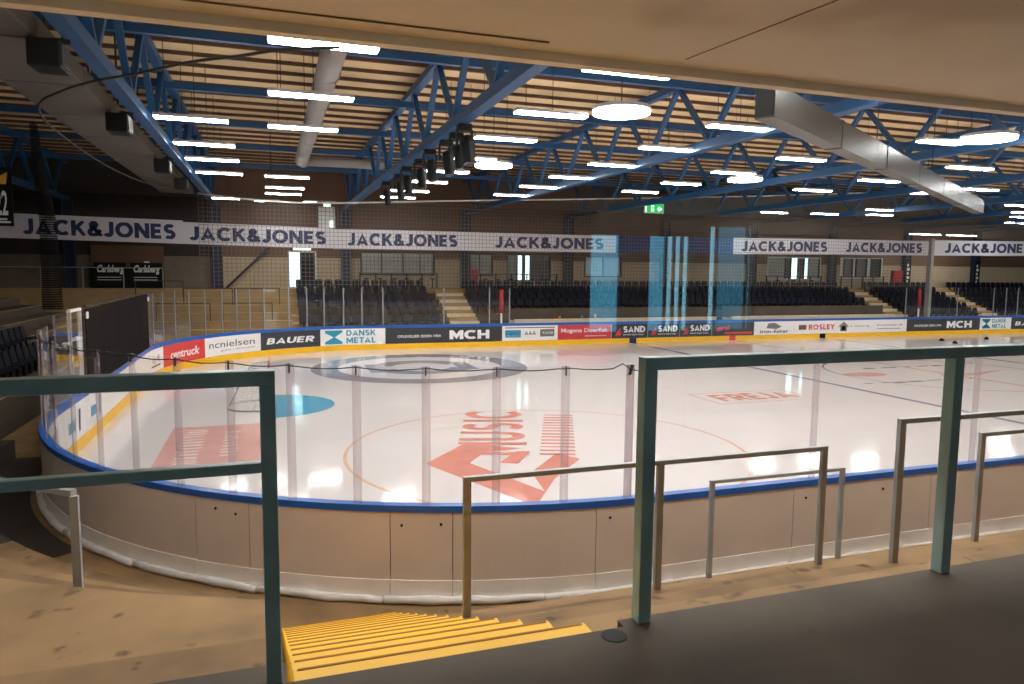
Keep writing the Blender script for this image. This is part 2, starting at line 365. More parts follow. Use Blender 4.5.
# lines
for x, wd, m in ((4, .05, 'ice_pink'), (56, .05, 'ice_pink')): mark('goal_line', MB().box(x - wd / 2, x + wd / 2, 1.6, W - 1.6, 0, ZI), m)
for x in (30 - 6.593, 30 + 6.593): mark('blue_line', MB().box(x - .12, x + .12, .02, W - .02, 0, ZI), 'ice_line')
mark('centre_line', MB().box(29.9, 30.1, .02, W - .02, 0, ZI), 'ice_pink')
for cx, c2 in ((9.94, 7.06), (50.06, 7.06), (50.06, W - 7.06)): mark('faceoff_circle', MB().ring((cx, c2), 4.42, 4.5, ZI), 'ice_orange')
mark('centre_circle', MB().ring((30, cy), 4.42, 4.5, ZI), 'ice_line')
# grey round emblem in the far circle
o = mark('round_emblem', MB().ring((9.94, W - 6.9), 3.35, 4.4, ZI), 'ice_grey')
em = MB()
em.ring((9.94, W - 6.9), 1.2, 2.1, ZI, 40, 20, 160); em.ring((9.94, W - 6.9), 1.2, 2.1, ZI, 40, 200, 340)
em.box(7.75, 8.45, W - 8.1, W - 5.7, 0, ZI * 2); em.box(11.4, 12.1, W - 8.1, W - 5.7, 0, ZI * 2)
mark('emblem_shape', em, 'ice_grey')
# creases
mb = MB(); k = 24
for cx, sg in ((4, 1), (56, -1)):
    vs = [(cx, cy, ZI)] + [(cx + sg * 1.85 * math.cos(a), cy + 1.85 * math.sin(a), ZI) for a in [math.radians(-90 + 180 * i / k) for i in range(k + 1)]]
    mb = MB(); mb.add(vs, [((0, i + 1, i + 2) if sg > 0 else (0, i + 2, i + 1)) for i in range(k)]); mark('goal_crease', mb, 'ice_blue')
# red square with white script lines behind the goal line
mark('red_square_print', MB().box(1.72, 3.8, 7.7, 11.65, 0, ZI), 'ice_pink')
mb = MB()
random.seed(3)
for r0, r1, ya, yb in ((2.05, 2.6, 7.95, 11.2), (2.95, 3.35, 8.4, 10.8)):
    y = ya
    while y < yb:
        d = random.uniform(.07, .14); mb.add([(r0 + random.uniform(0, .12), y, ZI * 2), (r1 - random.uniform(0, .12), y + random.uniform(-.05, .05), ZI * 2), (r1 - random.uniform(0, .1), y + d, ZI * 2), (r0, y + d, ZI * 2)], [(0, 1, 2, 3)]); y += d + random.uniform(.1, .2)
mark('script_strokes', mb, 'ice_pale')
# big chevron with the word MUSIC and a smaller second word
mb = MB()
def ply(mb, pts, z=ZI): return mb.add([(x, y, z) for x, y in pts], [tuple(range(len(pts)))])
for q in ([(7.05, 6.55), (7.95, 6.35), (8.75, 7.5), (8.25, 8.0)], [(7.05, 6.55), (8.3, 3.35), (8.75, 4.1), (7.95, 6.35)], [(8.3, 3.35), (9.2, 4.75), (8.95, 5.35), (8.75, 4.1)], [(9.2, 4.75), (10.3, 6.0), (10.0, 6.6), (8.95, 5.35)]): ply(mb, q)
mb.add([(8.9, 6.0, ZI * 2), (9.5, 6.9, ZI * 2), (9.2, 7.0, ZI * 2), (8.55, 6.2, ZI * 2)], [(0, 1, 2, 3)])
mark('red_chevron_print', mb, 'ice_red')
vec_u = Vector((.50, .87)); vec_v = Vector((-.87, .50))
def icefn(o, u, v, k=1): return lambda a, b, d=0: (o[0] + u[0] * a + v[0] * b, o[1] + u[1] * a + v[1] * b, ZI * k + d)
mark('red_word_print', heavy('MUSIC', icefn((9.35, 6.6), (.30, .954), (-.954, .30), 3), 0, 0, 4.9, 1.6, .19), 'ice_red')
mb = MB(); random.seed(11)
for i in range(14):
    t = i * .33; bx = 10.35 + .38 * t; by = 6.3 + .92 * t
    mb.add([(bx, by, ZI), (bx - .75, by + .26 + random.uniform(-.06, .06), ZI), (bx - .72, by + .40, ZI), (bx + .03, by + .15, ZI)], [(0, 3, 2, 1)])
mark('small_script_strokes', mb, 'ice_red')
# framed red lettering by the blue line
mb = MB().box(17.05, 20.75, 10.62, 10.68, 0, ZI).box(17.05, 20.75, 12.4, 12.46, 0, ZI).box(17.05, 17.1, 10.6, 12.46, 0, ZI).box(20.7, 20.75, 10.6, 12.46, 0, ZI)
mark('print_frame', mb, 'ice_orange')
mark('framed_word_print', heavy('FREJA', icefn((17.5, 11.0), (1, 0), (0, 1)), 0, 0, 2.9, 1.1, .22), 'ice_red')
# prints round the centre spot
mark('red_oval_print', MB().disc((26.5, 14.55), 1.0, 0, ZI, 24, .55), 'ice_pink')
mb = MB(); random.seed(5)
for x0, x1, y in ((27.8, 32.5, 15.9), (24.6, 30, 12.6)):
    x = x0
    while x < x1:
        d = random.uniform(.25, .8); mb.box(x, x + d, y - .09 + random.uniform(-.1, .1), y + .12, 0, ZI); x += d + random.uniform(.12, .5)
mark('grey_script_strokes', mb, 'ice_grey')
mark('red_swoosh_print', MB().add([(29.2, 13.3, ZI), (31, 13.2, ZI), (33.8, 14.2, ZI), (31, 13.7, ZI), (29.6, 13.8, ZI)], [(0, 1, 3, 4), (1, 2, 3)]), 'ice_pink')

# lower floor round the boards
fl = tag(MB().box(-16, 72, -13, 44, -.6, -.16).build('floor', M['concrete_tan']), 'sandy concrete floor slab under the rink hall', None, None, 'structure')
# the strip of floor round the outside of the boards (stops at the ice)
mb = MB(); band(mb, 0, TOT, -.15, 0, .02, 7.0, 1.2)
tag(mb.build('floor_apron', M['concrete_tan']), 'worn sandy concrete floor strip at the foot of the boards', None, None, 'structure')
# upper walkway floor, dark
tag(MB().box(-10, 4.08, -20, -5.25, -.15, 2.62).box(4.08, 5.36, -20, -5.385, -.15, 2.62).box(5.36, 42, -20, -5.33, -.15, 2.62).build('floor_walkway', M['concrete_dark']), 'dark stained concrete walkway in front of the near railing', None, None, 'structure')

# standing terrace treads following the near corner and the near side
terr = thing('standing_terrace', (8, -3, 0), 'sandy concrete standing terrace stepping down from the walkway to the near boards', None, None, 'structure')
LV = [(4.41, 5.33, 2.12), (3.57, 4.41, 1.69), (2.73, 3.57, 1.27), (1.89, 2.73, .84), (1.05, 1.89, .42), (.25, 1.05, .03)]
def clip(poly, xc, keep_left):
    out = []; n_ = len(poly); sg = 1 if keep_left else -1
    for i in range(n_):
        p, q = poly[i], poly[(i + 1) % n_]; a = sg * (xc - p[0]); b = sg * (xc - q[0])
        if a >= 0: out.append(p)
        if (a > 0) != (b > 0) and abs(a - b) > 1e-9:
            t = a / (a - b); out.append((p[0] + (q[0] - p[0]) * t, p[1] + (q[1] - p[1]) * t))
    return out
LS = [(4.37, 5.33, 2.13), (3.53, 4.37, 1.74), (2.66, 3.53, 1.36), (1.85, 2.66, .92), (.86, 1.85, .46), (.2, .86, .04)]
for k, (d0, d1, z) in enumerate(LS):
    x = 5.35
    while x < 40:                                                    # straight part in 3 m slabs
        MB().box(x + .004, x + 3.1 - .004, -d1, -d0, -.14, z).build('tread_slab', M['concrete_tan_worn' if k % 2 else 'concrete_tan'], terr); x += 3.1
for x0, x1 in ((-6, -3), (-3, .6), (.6, 4.05)): MB().box(x0 + .004, x1 - .004, -5.33, -4.2, -.14, 2.19).build('tread_slab', M['concrete_tan_worn'], terr)
for k, (d0, d1, z) in enumerate(LV):
    if not k: continue
    a = 270
    while a > 188:                                                   # round the corner in sectors
        a1 = a - 13.5
        def P(r, ang): return (R_ + r * math.cos(math.radians(ang)), R_ + r * math.sin(math.radians(ang)))
        nn = 4; inner = [P(R_ + d0, a + (a1 - a) * i / nn) for i in range(nn + 1)]
        if k == 1:
            outer = []
            for i in range(nn + 1):
                ang = math.radians(a + (a1 - a) * i / nn); dx, dy = math.cos(ang), math.sin(ang)
                t = min((-4.2 - R_) / dy if dy < -1e-6 else 1e9, (-6 - R_) / dx if dx < -1e-6 else 1e9); t = max(t, R_ + d0 + .05)
                outer.append((R_ + dx * t, R_ + dy * t))
        else: outer = [P(R_ + d1, a + (a1 - a) * i / nn) for i in range(nn + 1)]
        for pl in (clip(inner + outer[::-1], 4.05, True),):          # leaves the stairs free
          m_ = len(pl)
          if m_ < 3: continue
          fs = [tuple(range(m_)), tuple(range(2 * m_ - 1, m_ - 1, -1))] + [(i, m_ + i, m_ + (i + 1) % m_, (i + 1) % m_) for i in range(m_)]
          MB().add([(x_, y_, z) for x_, y_ in pl] + [(x_, y_, -.14) for x_, y_ in pl], fs).build('tread_slab', M['corner_unlit' if a < 217 else 'concrete_tan_worn' if k % 2 == 0 else 'concrete_tan'], terr)  # last corner sectors near-black: the unlit gap put into their colour
        a = a1

# walls
HT = 9.75
def wall_holes(name, x0, x1, y0, y1, z0, z1, holes, m):
    mb = MB(); hs = sorted(h for h in holes if h[3] > z0 and h[2] < z1); x = x0
    for a, b, c, d in hs:
        c = max(c, z0); d = min(d, z1)
        mb.box(x, a, y0, y1, z0, z1)
        if c > z0: mb.box(a, b, y0, y1, z0, c)
        if d < z1: mb.box(a, b, y0, y1, d, z1)
        x = b
    mb.box(x, x1, y0, y1, z0, z1)
    return tag(mb.build(name, m), None, None, None, 'structure')
YW = 36.2
FW = {1: (5.15, 6.75, 2.85, 5.0), 2: (9.3, 13.85, 3.62, 5.05), 3: (15.85, 17.65, 3.62, 5.05), 4: (18.55, 21.6, 3.3, 5.05), 5: (24.0, 26.8, 3.6, 5.0), 6: (38.6, 43.4, 3.5, 5.15), 7: (45.2, 49.3, 3.6, 5.2)}
wall_holes('wall_far.002', -12, 1, YW, YW + .3, -.15, 4.62, [], M['wall_cream_shaded'])  # left stretch toned down: the dim end of the hall put into its colour
wall_holes('wall_far.003', -12, 1, YW, YW + .3, 4.62, HT, [], M['wall_dark'])  # upper left stretch darkened likewise, dimness painted into the wall
wall_holes('wall_far', 1, 72, YW, YW + .3, -.15, 4.62, list(FW.values()), M['wall_cream'])
wall_holes('wall_far.001', 1, 72, YW, YW + .3, 4.62, HT, list(FW.values()), M['wall_brown'])
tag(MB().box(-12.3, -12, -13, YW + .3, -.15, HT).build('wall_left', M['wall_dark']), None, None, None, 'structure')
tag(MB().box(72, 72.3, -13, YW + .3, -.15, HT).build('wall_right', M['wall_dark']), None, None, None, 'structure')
tag(MB().box(-12, 72, -13.3, -13, 5.75, HT).build('wall_near', M['wall_brown']), None, None, None, 'structure')
# lobby behind the camera
BW = -19.8
BH = [(10.45, 11.25, 2.66, 4.86), (11.85, 12.97, 2.66, 4.86), (13.36, 14.62, 2.66, 5.1)]
wall_holes('wall_lobby', -10, 42, BW - .3, BW, 2.62, 5.75, BH, M['wall_brown'])
tag(MB().box(-10.3, -10, BW - .3, -5.3, 2.62, 2.9).box(-10.3, -10, BW - .3, -5.3, 5.1, 5.75).box(-10.3, -10, BW - .3, -19, 2.9, 5.1).box(-10.3, -10, -7.5, -5.3, 2.9, 5.1).build('wall_lobby_left', M['wall_brown']), None, None, None, 'structure')
r = thing('window_8', (-10.15, -13, 2.9), 'unseen lobby window added to light the railings', None, None, 'structure')  # unseen glazing, added so daylight reaches the rails and soffit
for k in range(5): MB().box(-10.16, -10.14, -19 + 2.3 * k, -16.7 + 2.3 * k, 2.9, 5.1).build('pane', M['pane'], r); MB().box(-10.2, -10.1, -19.03 + 2.3 * k, -18.97 + 2.3 * k, 2.9, 5.1).build('mullion', M['frame_dark'], r)  # panes and mullions of the added unseen window
tag(MB().box(42, 42.3, BW - .3, -5.3, -.15, 5.75).build('wall_lobby_right', M['wall_brown']), None, None, None, 'structure')
for i, (a, b, c, d) in enumerate(BH):                                # glazed doors to daylight
    r = thing('door_%d' % (i + 2), ((a + b) / 2, BW - .15, c), 'glazed daylight door behind the viewing window', None, None, 'structure')
    mb = MB().box(a, a + .06, BW - .2, BW - .1, c, d).box(b - .06, b, BW - .2, BW - .1, c, d).box(a, b, BW - .2, BW - .1, d - .07, d).box(a, b, BW - .2, BW - .1, c, c + .06)
    if i == 1: mb.box(a + .46, a + .5, BW - .2, BW - .1, c, d).box(a + .66, a + .7, BW - .2, BW - .1, c, d).box(a + .86, a + .9, BW - .2, BW - .1, c, d)
    if i == 2: mb.box(a + .24, a + .28, BW - .2, BW - .1, c, d).box(b - .2, b - .16, BW - .2, BW - .1, c, d)
    mb.build('door_frame', M['frame_dark'], r)
    if i == 2:
        MB().box(a, a + .26, BW - .16, BW - .14, c, d).build('door_pane', M['pane_blue'], r)
        MB().box(a + .26, b - .18, BW - .16, BW - .14, c, d).build('door_pane', M['pane_deep'], r)
        MB().box(b - .18, b, BW - .16, BW - .14, c, d).build('door_pane', M['pane_blue'], r)
    elif i == 1:
        MB().box(a, a + .48, BW - .16, BW - .14, c, d).build('door_pane', M['pane_teal'], r)
        MB().box(a + .48, b, BW - .16, BW - .14, c, d).build('door_pane', M['pane_blue'], r)
    else: MB().box(a, b, BW - .16, BW - .14, c, d).build('door_pane', M['pane_teal'], r)
# soffit over the walkway
so = tag(MB().box(-10, 42, BW, -3.95, 5.24, 5.75).build('ceiling_soffit', M['soffit']), 'plain beige concrete soffit hanging over the walkway', None, None, 'structure')
MB().box(-10, 42, -3.95, -3.87, 5.19, 5.75).build('soffit_edge_strip', M['soffit_edge'], so)
MB().bar((6.35, -4.1, 5.239), (6.55, -5.6, 5.239), .008, .004).build('soffit_joint', M['stand_riser'], so)
MB().bar((3.2, -4.12, 5.236), (5.5, -4.12, 5.236), .012, .006).build('soffit_joint', M['stand_riser'], so)
# viewing window between the walkway and the terrace
r = thing('window_1', (5, -6.9, 2.62), 'large clear viewing window in front of the camera', None, None, 'structure')
MB().box(3.0, 7.0, -6.906, -6.894, 2.66, 5.2).build('pane', M['pane'], r)
MB().box(2.94, 3.0, -6.95, -6.85, 2.62, 5.24).box(7.0, 7.06, -6.95, -6.85, 2.62, 5.24).box(3.0, 7.0, -6.95, -6.85, 2.62, 2.66).box(3.0, 7.0, -6.95, -6.85, 5.2, 5.24).build('window_frame', M['frame_dark'], r)

# roof deck with purlins
rf = tag(MB().box(-12, 72, -13, YW + .3, HT, HT + .15).build('ceiling', M['deck']), 'tan roof deck carried on brown purlins', None, None, 'structure')
y = -3.0
me = None
while y < YW:
    if me is None:
        me = MB().box(-12, 72, -.035, .035, HT - .1, HT).mesh('purlin', M['purlin'])
    o = bpy.data.objects.new('purlin', me); o.location = (0, y, 0); COL.objects.link(o); o.parent = rf
    y += 1.12

# ------------------------------------------------------------------ blue trusses, ties, columns
TX = [-5.9, 1.35, 8.45, 15.75, 22.75, 29.95, 37.1, 44.25, 51.5, 58.8]
tn = ['in the dark above the left stand', 'above the left goal end', 'carrying the stage lights'] + ['%s to the right of the stage light truss' % q for q in ('next', 'second', 'third', 'fourth', 'fifth', 'sixth', 'seventh')]
def truss(x, label):
    r = thing('roof_truss', (x, 14, 7.5), label, 'roof truss', 'blue roof trusses')
    MB().box(x - .13, x + .13, -9, YW - .02, 7.42, 7.66).build('bottom_chord', M['truss_blue'], r)
    MB().box(x - .12, x + .12, -9, YW - .02, 9.38, 9.58).build('top_chord', M['truss_blue'], r)
    y = -7.25
    while y < YW - 1:
        for a, b in (((x, y, 7.6), (x, y + 1.7, 9.45)), ((x, y + 1.7, 9.45), (x, y + 3.4, 7.6))):
            if b[1] < YW: MB().bar(a, b, .12, .14, (1, 0, 0)).build('web_member', M['truss_blue'], r)
        y += 3.4
for x, t in zip(TX, tn): truss(x, 'blue steel lattice roof truss ' + t)
for i, y in enumerate((-.6, 4.5, 9.6, 14.6, 19.7, 24.7, 30.6)):
    tag(MB().box(-12, 72, y - .08, y + .08, 8.92, 9.1).build('tie_beam', M['truss_blue']), 'long blue roof tie beam crossing the trusses, %s from the near soffit' % nth(i), 'beam', 'roof tie beams')
for i, x in enumerate(TX):
    r = thing('wall_column', (x, YW - .2, 2.85), 'dark blue steel column at the far wall below the roof truss ' + tn[i], 'column', 'far wall columns')
    MB().box(x - .28, x - .2, YW - .42, YW - .02, 2.85, 7.42).box(x + .2, x + .28, YW - .42, YW - .02, 2.85, 7.42).box(x - .2, x + .2, YW - .26, YW - .18, 2.85, 7.42).build('column_profile', M['column_blue'], r)
    if i in (8, 9):
        mb = MB()
        for k in range(5): mb.box(x - .12, x + .02 + .1 * (k % 2), YW - .45, YW - .44, 3.3 + .32 * k, 3.5 + .32 * k)
        mb.build('lettering', M['white'], r)
        MB().box(x - .28, x + .28, YW - .44, YW - .42, 3.0, 5.1).build('dark_cloth', M['black'], r)

# ------------------------------------------------------------------ strip lights and round lights
def lamp(x0, x1, y, label, z=7.45):
    cx = (x0 + x1) / 2
    r = thing('strip_light', (cx, y, z), label, 'strip light', 'strip lights under the roof')
    MB().box(x0, x1, y - .15, y + .15, z + .03, z + .1).build('housing', M['lamp_body'], r)
    MB().box(x0 + .02, x1 - .02, y - .14, y + .14, z, z + .03).build('diffuser', M['lamp'], r)
    mb = MB()
    for xx in (x0 + .25, x0 + .88): mb.tube([(xx, y, z + .1), (xx, y, HT - .01)], .008, 4)
    mb.build('hanger_wire', M['cable'], r)
rows = [('in the row beside the left end truss', [(1.62, 3.24, v) for v in (10.96, 14.65, 17.7, 21.2)]),
        ('in the row left of the round grey duct', [(4.12, 5.8, v) for v in (4.05, 7.6, 11.15)]),
        ('in the short row at the far end of the duct', [(4.0, 5.64, v) for v in (21.4, 25.4, 28.1)]),
        ('in the row just right of the stage light truss', [(9.25, 10.95, v) for v in (3.8, 7.45, 10.7, 14.3, 17.55, 20.8, 24.4, 27.5)]),
        ('in the second row right of the stage lights', [(14.0, 15.68, v) for v in (3.6, 7.2, 10.5, 13.9, 17.35, 20.7, 24.3)]),
        ('in the third row right of the stage lights', [(18.75, 20.43, v) for v in (10.6, 14.0, 17.4, 20.7)] ),
        ('in the fourth row right of the stage lights', [(24.95, 26.75, v) for v in (10.05, 13.75, 17.25)]),
        ('in the row above the far players bench', [(31.1, 32.77, 27.3), (34.3, 36.1, 26.9), (35.0, 36.7, 23.5), (37.6, 39.4, 26.1)]),
        ('in the row at the far right end', [(39.1, 40.8, 18.75), (43.4, 45.1, 21.6), (46.4, 48.1, 23.9), (50.9, 52.6, 27.6)]),
        ('in the row over the far-left terrace', [(1.43, 2.77, 31.6), (3.45, 4.73, 32.2), (5.9, 7.6, 31.9)])]
for t, ls in rows:
    for i, (a, b, y) in enumerate(ls): lamp(a, b, y, 'strip light, %s from camera %s' % (nth(i), t))
# the same rows going on out of the picture
for i, (a, y) in enumerate([(9.25, .5), (4.1, .5), (14.1, .4), (18.9, .4), (25, 3.7), (25, .4)] + [(x, y) for x in (31, 37, 43, 49, 55) for y in (.6, 4, 7.5, 11, 14.4)] + [(x, -2.4) for x in (-2.6, 1.4, 4.0, 6.6, 9.3, 11.9, 14.5, 17.1, 19.7, 22.3, 25)]
                           + [(49, 17.6), (55, 17.6), (55, 21), (55, 24.4)]):
    lamp(a, a + 1.68, y, 'white strip light outside the picture, %s above the near side' % nth(i))
lamp(20.2, 21.6, 6.9, 'white strip light touching the round lamp right of the metal box duct')
for i, (x, y, t) in enumerate(((11.45, 6.7, 'large white round lamp beside the blue truss above the middle of the ice'), (11.25, 15.5, 'flat white round lamp behind the stage lights'),
                               (21.1, 15.4, 'white round lamp between strip lights left of the metal box duct'), (21.6, 6.1, 'white round lamp at the right edge touching a strip light'), (30.6, 15.9, 'white round lamp at the far end of the metal box duct'))):
    r = thing('round_lamp', (x, y, 7.45), t, 'round lamp', 'round lamps under the roof')
    MB().disc((x, y), .64, 7.5, 7.58).build('lamp_rim', M['lamp_body'], r)
    MB().disc((x, y), .62, 7.44, 7.5).build('diffuser', M['round_lamp'], r)
    MB().tube([(x, y, 7.58), (x, y, HT - .01)], .012, 6).build('hanger_rod', M['cable'], r)

# ------------------------------------------------------------------ ducts, speakers, stage lights
r = thing('round_duct', (5.5, 15, 8.6), 'round grey ventilation duct running across the roof above the strip lights', 'duct')
MB().tube([(5.45, -4, 8.6), (5.5, 24.6, 8.6), (5.6, 25.0, 8.6)], .27, 20).build('duct_run', M['duct_grey'], r, True)
MB().tube([(5.6, 24.9, 8.6), (9.0, 24.9, 8.6)], .2, 16).build('side_branch', M['duct_grey'], r, True)
mb = MB()
for y in range(-2, 25, 3): mb.tube([(5.5, y, 8.6), (5.5, y + .06, 8.6)], .285, 20)
mb.build('duct_collar', M['duct_grey'], r)
A = Vector((10.08, 0.04, 6.19)); B = Vector((26.0, 9.75, 6.19)); d = (B - A).normalized(); nrm = Vector((-d.y, d.x, 0))
r = thing('box_duct', A, 'long square galvanised metal duct slanting across the upper right', 'duct')
MB().bar(A, B, .26, .42).build('duct_body', M['galv'], r)
mb = MB(); mb.bar(A + d * -.02, A, .22, .36).build('end_plate', M['galv_dark'], r)
for k in range(1, 6):
    p = A + d * (k * 2.9); MB().bar(p, p + d * .04, .275, .435).build('duct_flange', M['galv'], r)
mb = MB()
for k in (0, 2, 4, 6): p = A + d * (k * 2.6 + .3); mb.tube([p + Vector((0, 0, .2)), (p.x, p.y, HT - .01)], .01, 5)
mb.build('hanger_rod', M['cable'], r)
r = thing('flat_duct', (.2, 14, 7.4), 'wide flat grey duct with seams hanging along the left end truss', 'duct')
for k in range(12):
    y0 = -7 + 3.0 * k; MB().bevbox(-.52, .85, y0 + .02, y0 + 2.98, 7.4, 7.75, .02).build('duct_section', M['duct_dim'], r)
mb = MB()
for k in range(12): mb.box(-.4, -.36, -6 + 3 * k, -5.96 + 3 * k, 7.75, HT - .01); mb.box(.7, .74, -6 + 3 * k, -5.96 + 3 * k, 7.75, HT - .01)
mb.build('hanger_strap', M['cable'], r)
for i, (x, y) in enumerate(((1.0, 5.0), (1.0, 10.4), (1.0, 17.4), (1.0, 22.5))):
    r = thing('loudspeaker', (x, y, 7.0), 'black box loudspeaker under the left end truss, %s from the near soffit' % nth(i), 'loudspeaker', 'loudspeakers under the left truss')
    MB().bevbox(x - .22, x + .22, y - .3, y + .3, 6.95, 7.35, .03).build('cabinet', M['black'], r)
    MB().box(x + .22, x + .235, y - .26, y + .26, 6.99, 7.31).build('grille', M['galv_dark'], r)
    MB().box(x + .02, x + .3, y - .03, y + .03, 7.35, 7.43).build('bracket', M['galv_dark'], r)
for i, (y, s) in enumerate(((8.95, 1.25), (11.2, 1.1), (12.8, 1), (14.7, 1), (16.5, 1), (18.5, 1), (20.9, 1), (10.1, .8))):
    x = 8.5 + .1 * (i % 2)
    r = thing('stage_light', (x, y, 6.9), 'black moving stage light hanging under the blue truss, %s from the camera' % nth((0, 2, 3, 4, 5, 6, 7, 1)[i]), 'stage light', 'stage lights on the truss')
    MB().box(x - .16, x + .16, y - .12, y + .12, 7.28, 7.42).build('base_box', M['black'], r)
    MB().box(x - .2, x - .16, y - .05, y + .05, 6.9, 7.3).box(x + .16, x + .2, y - .05, y + .05, 6.9, 7.3).build('yoke', M['black'], r)
    MB().tube([(x, y - .1 * s, 7.1), (x + .02, y - .14 * s, 6.95), (x + .05, y - .2 * s, 6.62 - .1 * s)], [.11 * s, .15 * s, .13 * s], 12).build('lamp_head', M['black'], r)
    MB().tube([(x + .05, y - .2 * s, 6.62 - .1 * s), (x + .052, y - .203 * s, 6.605 - .1 * s)], .11 * s, 12).build('lens', M['lens'], r)

# ------------------------------------------------------------------ dasher boards
bd = thing('rink_boards', (0, 0, 0), 'low ring of hockey boards round the ice with blue cap rail and adverts', 'rink boards')
joints = [0, 2.0, 3.9, 5.8, 7.58, 8.39, 10.21, 10.96, 12.72, 15.65, 18.1]
while joints[-1] + 2.44 < TOT - .6: joints.append(joints[-1] + 2.44)
joints.append(TOT)
for a, b in zip(joints[:-1], joints[1:]):
    mb = MB(); band(mb, a + .005, b - .005, .28, 1.125, .08, .1); mb.build('board_panel', M['board_beige'], bd)
    mb = MB(); band(mb, a + .003, b - .003, .02, .28, .08, .112); mb.build('skirting_panel', M['kick_beige'], bd)
mb = MB(); band(mb, 0, TOT, .0, 1.08, 0.01, .08); mb.build('board_core', M['board_core'], bd)
mb = MB(); band(mb, 0, TOT, .27, 1.075, -.004, .012); mb.build('inner_facing', M['board_white'], bd)
mb = MB(); band(mb, 0, TOT, .0, .265, -.016, .012); mb.build('yellow_kick_strip', M['yellow_kick'], bd)
mb = MB(); band(mb, 0, TOT, 1.125, 1.208, -.015, .115); mb.build('cap_rail', M['cap_blue'], bd)
mb = MB(); band(mb, 0, TOT, 1.072, 1.125, -.013, .02); mb.build('blue_inner_band', M['cap_blue'], bd)
random.seed(2); s = 0.
while s < 44:
    e = s + random.uniform(1.6, 2.3); k = 7
    mb = MB(); mb.tube([pt(s + (e - s) * i / k, .05 + random.uniform(-.008, .008), .15 + random.uniform(-.012, .012)) for i in range(k + 1)], [.05 + random.uniform(-.01, .012) for i in range(k + 1)], 8)
    mb.build('frosted_foot_roll', M['frost'], bd, True); s = e + .015
for s in (7.9, 8.2, 10.35, 10.82, 12.9, 13.3, 15.85, 17.2, 18.3):
    p = Vector(pt(s, .98 + .02 * math.sin(s * 9), .1)); q = Vector(pt(s, .98 + .02 * math.sin(s * 9), .108))
    MB().tube([p, q], .018, 8).build('bolt', M['black'], bd)
for x, m in ((30 - 6.593, 'ink_navy'), (30, 'ad_red'), (30 + 6.593, 'black')):   # line marks on the yellow strip
    mb = MB(); band(mb, sfar(x + .22), sfar(x - .22), .0, .27, -.02, -.015); mb.build('line_mark', M[m], bd)

# adverts on the inside of the boards: (s at its left edge, s at its right edge seen from the ice)
ZA, ZB = .275, 1.07
def advert(sl, sr, m, words=(), extra=None):
    mb = MB(); band(mb, sr + .01, sl - .01, ZA, ZB, -.012, -.004)
    ad = mb.build('advert_panel', M[m], bd)
    wd = sl - sr; ht = ZB - ZA
    fn = lambda u, v, d=0: pt(sl - u * wd, ZA + v * ht, -.0155 - d)
    for t, u0, v0, uw, vh, ink, bold, sh in words:
        if len(t) < 8 and bold > .015 and all(c in HEAVY for c in t):
            heavy(t, fn, u0, v0, uw, vh, .19 + bold, sh * .28).build('lettering', M[ink], ad); continue
        vs, fs, W_, H_ = glyphs(t, bold)
        mb = MB(); mb.add([fn(u0 + x / W_ * uw + sh * y / H_ * uw / max(W_, .1) * H_, v0 + y / H_ * vh) for x, y in vs], fs)
        mb.build('lettering', M[ink], ad)
    for shp in extra or ():
        kind, ink, pts = shp
        mb = MB(); mb.add([fn(u, v) for u, v in pts], [tuple(range(len(pts)))]); mb.build('logo_shape', M[ink], ad)
    return ad
def rect(u0, v0, u1, v1): return [(u0, v0), (u1, v0), (u1, v1), (u0, v1)]
advert(150.4, 148.64, 'ad_white', [('ny fl', .25, .3, .5, .4, 'ink_brown', .01, 0)], [('r', 'ink_brown', rect(.15, .2, .8, .28))])
advert(148.64, 145.54, 'ad_red', [('centruck', .2, .28, .68, .42, 'ad_white', .02, .15)])
advert(145.54, 142.41, 'ad_white', [('ncnielsen', .08, .42, .82, .36, 'ink_dark', .0, 0), ('gulve i danmark', .3, .18, .6, .14, 'ad_grey', 0, 0)])
advert(142.41, 139.37, 'ad_dark', [('BAUER', .1, .3, .78, .36, 'ad_white', .035, .3)])
s5 = sfar(9.52); dm = [('t', 'ad_teal', [(.07, .92), (.34, .92), (.34, .80), (.22, .5), (.205, .5), (.07, .78)]), ('t', 'ad_teal', [(.07, .08), (.07, .22), (.205, .5), (.22, .5), (.34, .2), (.34, .08)]),
      ('w', 'ad_white', [(.12, .80), (.30, .80), (.21, .62)]), ('w', 'ad_white', [(.12, .18), (.21, .38), (.30, .18)])]
def dansk(sl, sr): advert(sl, sr, 'ad_white', [('DANSK', .4, .56, .45, .36, 'ad_teal', .03, 0), ('METAL', .4, .1, .45, .36, 'ad_teal', .03, 0)], dm)
dansk(139.37, s5)
def mch(sl, sr): advert(sl, sr, 'ad_dark', [('OPLEVELSER SIDEN 1954', .1, .36, .36, .17, 'ad_white', .02, 0), ('MCH', .54, .2, .34, .58, 'ad_white', .07, 0)])
mch(s5, sfar(15.68))
advert(sfar(15.68), sfar(18.82), 'ad_white', [('AAA', .4, .38, .2, .28, 'ink_dark', .02, 0), ('gruppen', .09, .38, .2, .16, 'ad_white', .0, 0), ('RADIO', .72, .42, .2, .16, 'ad_white', .02, 0)],
       [('b', 'ad_blue', rect(.05, .22, .33, .72)), ('g', 'ad_grey', rect(.68, .25, .94, .75)), ('d', 'ink_dark', rect(.05, .84, .95, .9))])
advert(sfar(18.82), sfar(22.07), 'ad_rose', [('Mogens Doerfisk', .06, .4, .86, .36, 'ad_white', .012, .05)], [('w', 'ad_white', rect(.5, .2, .9, .24))])
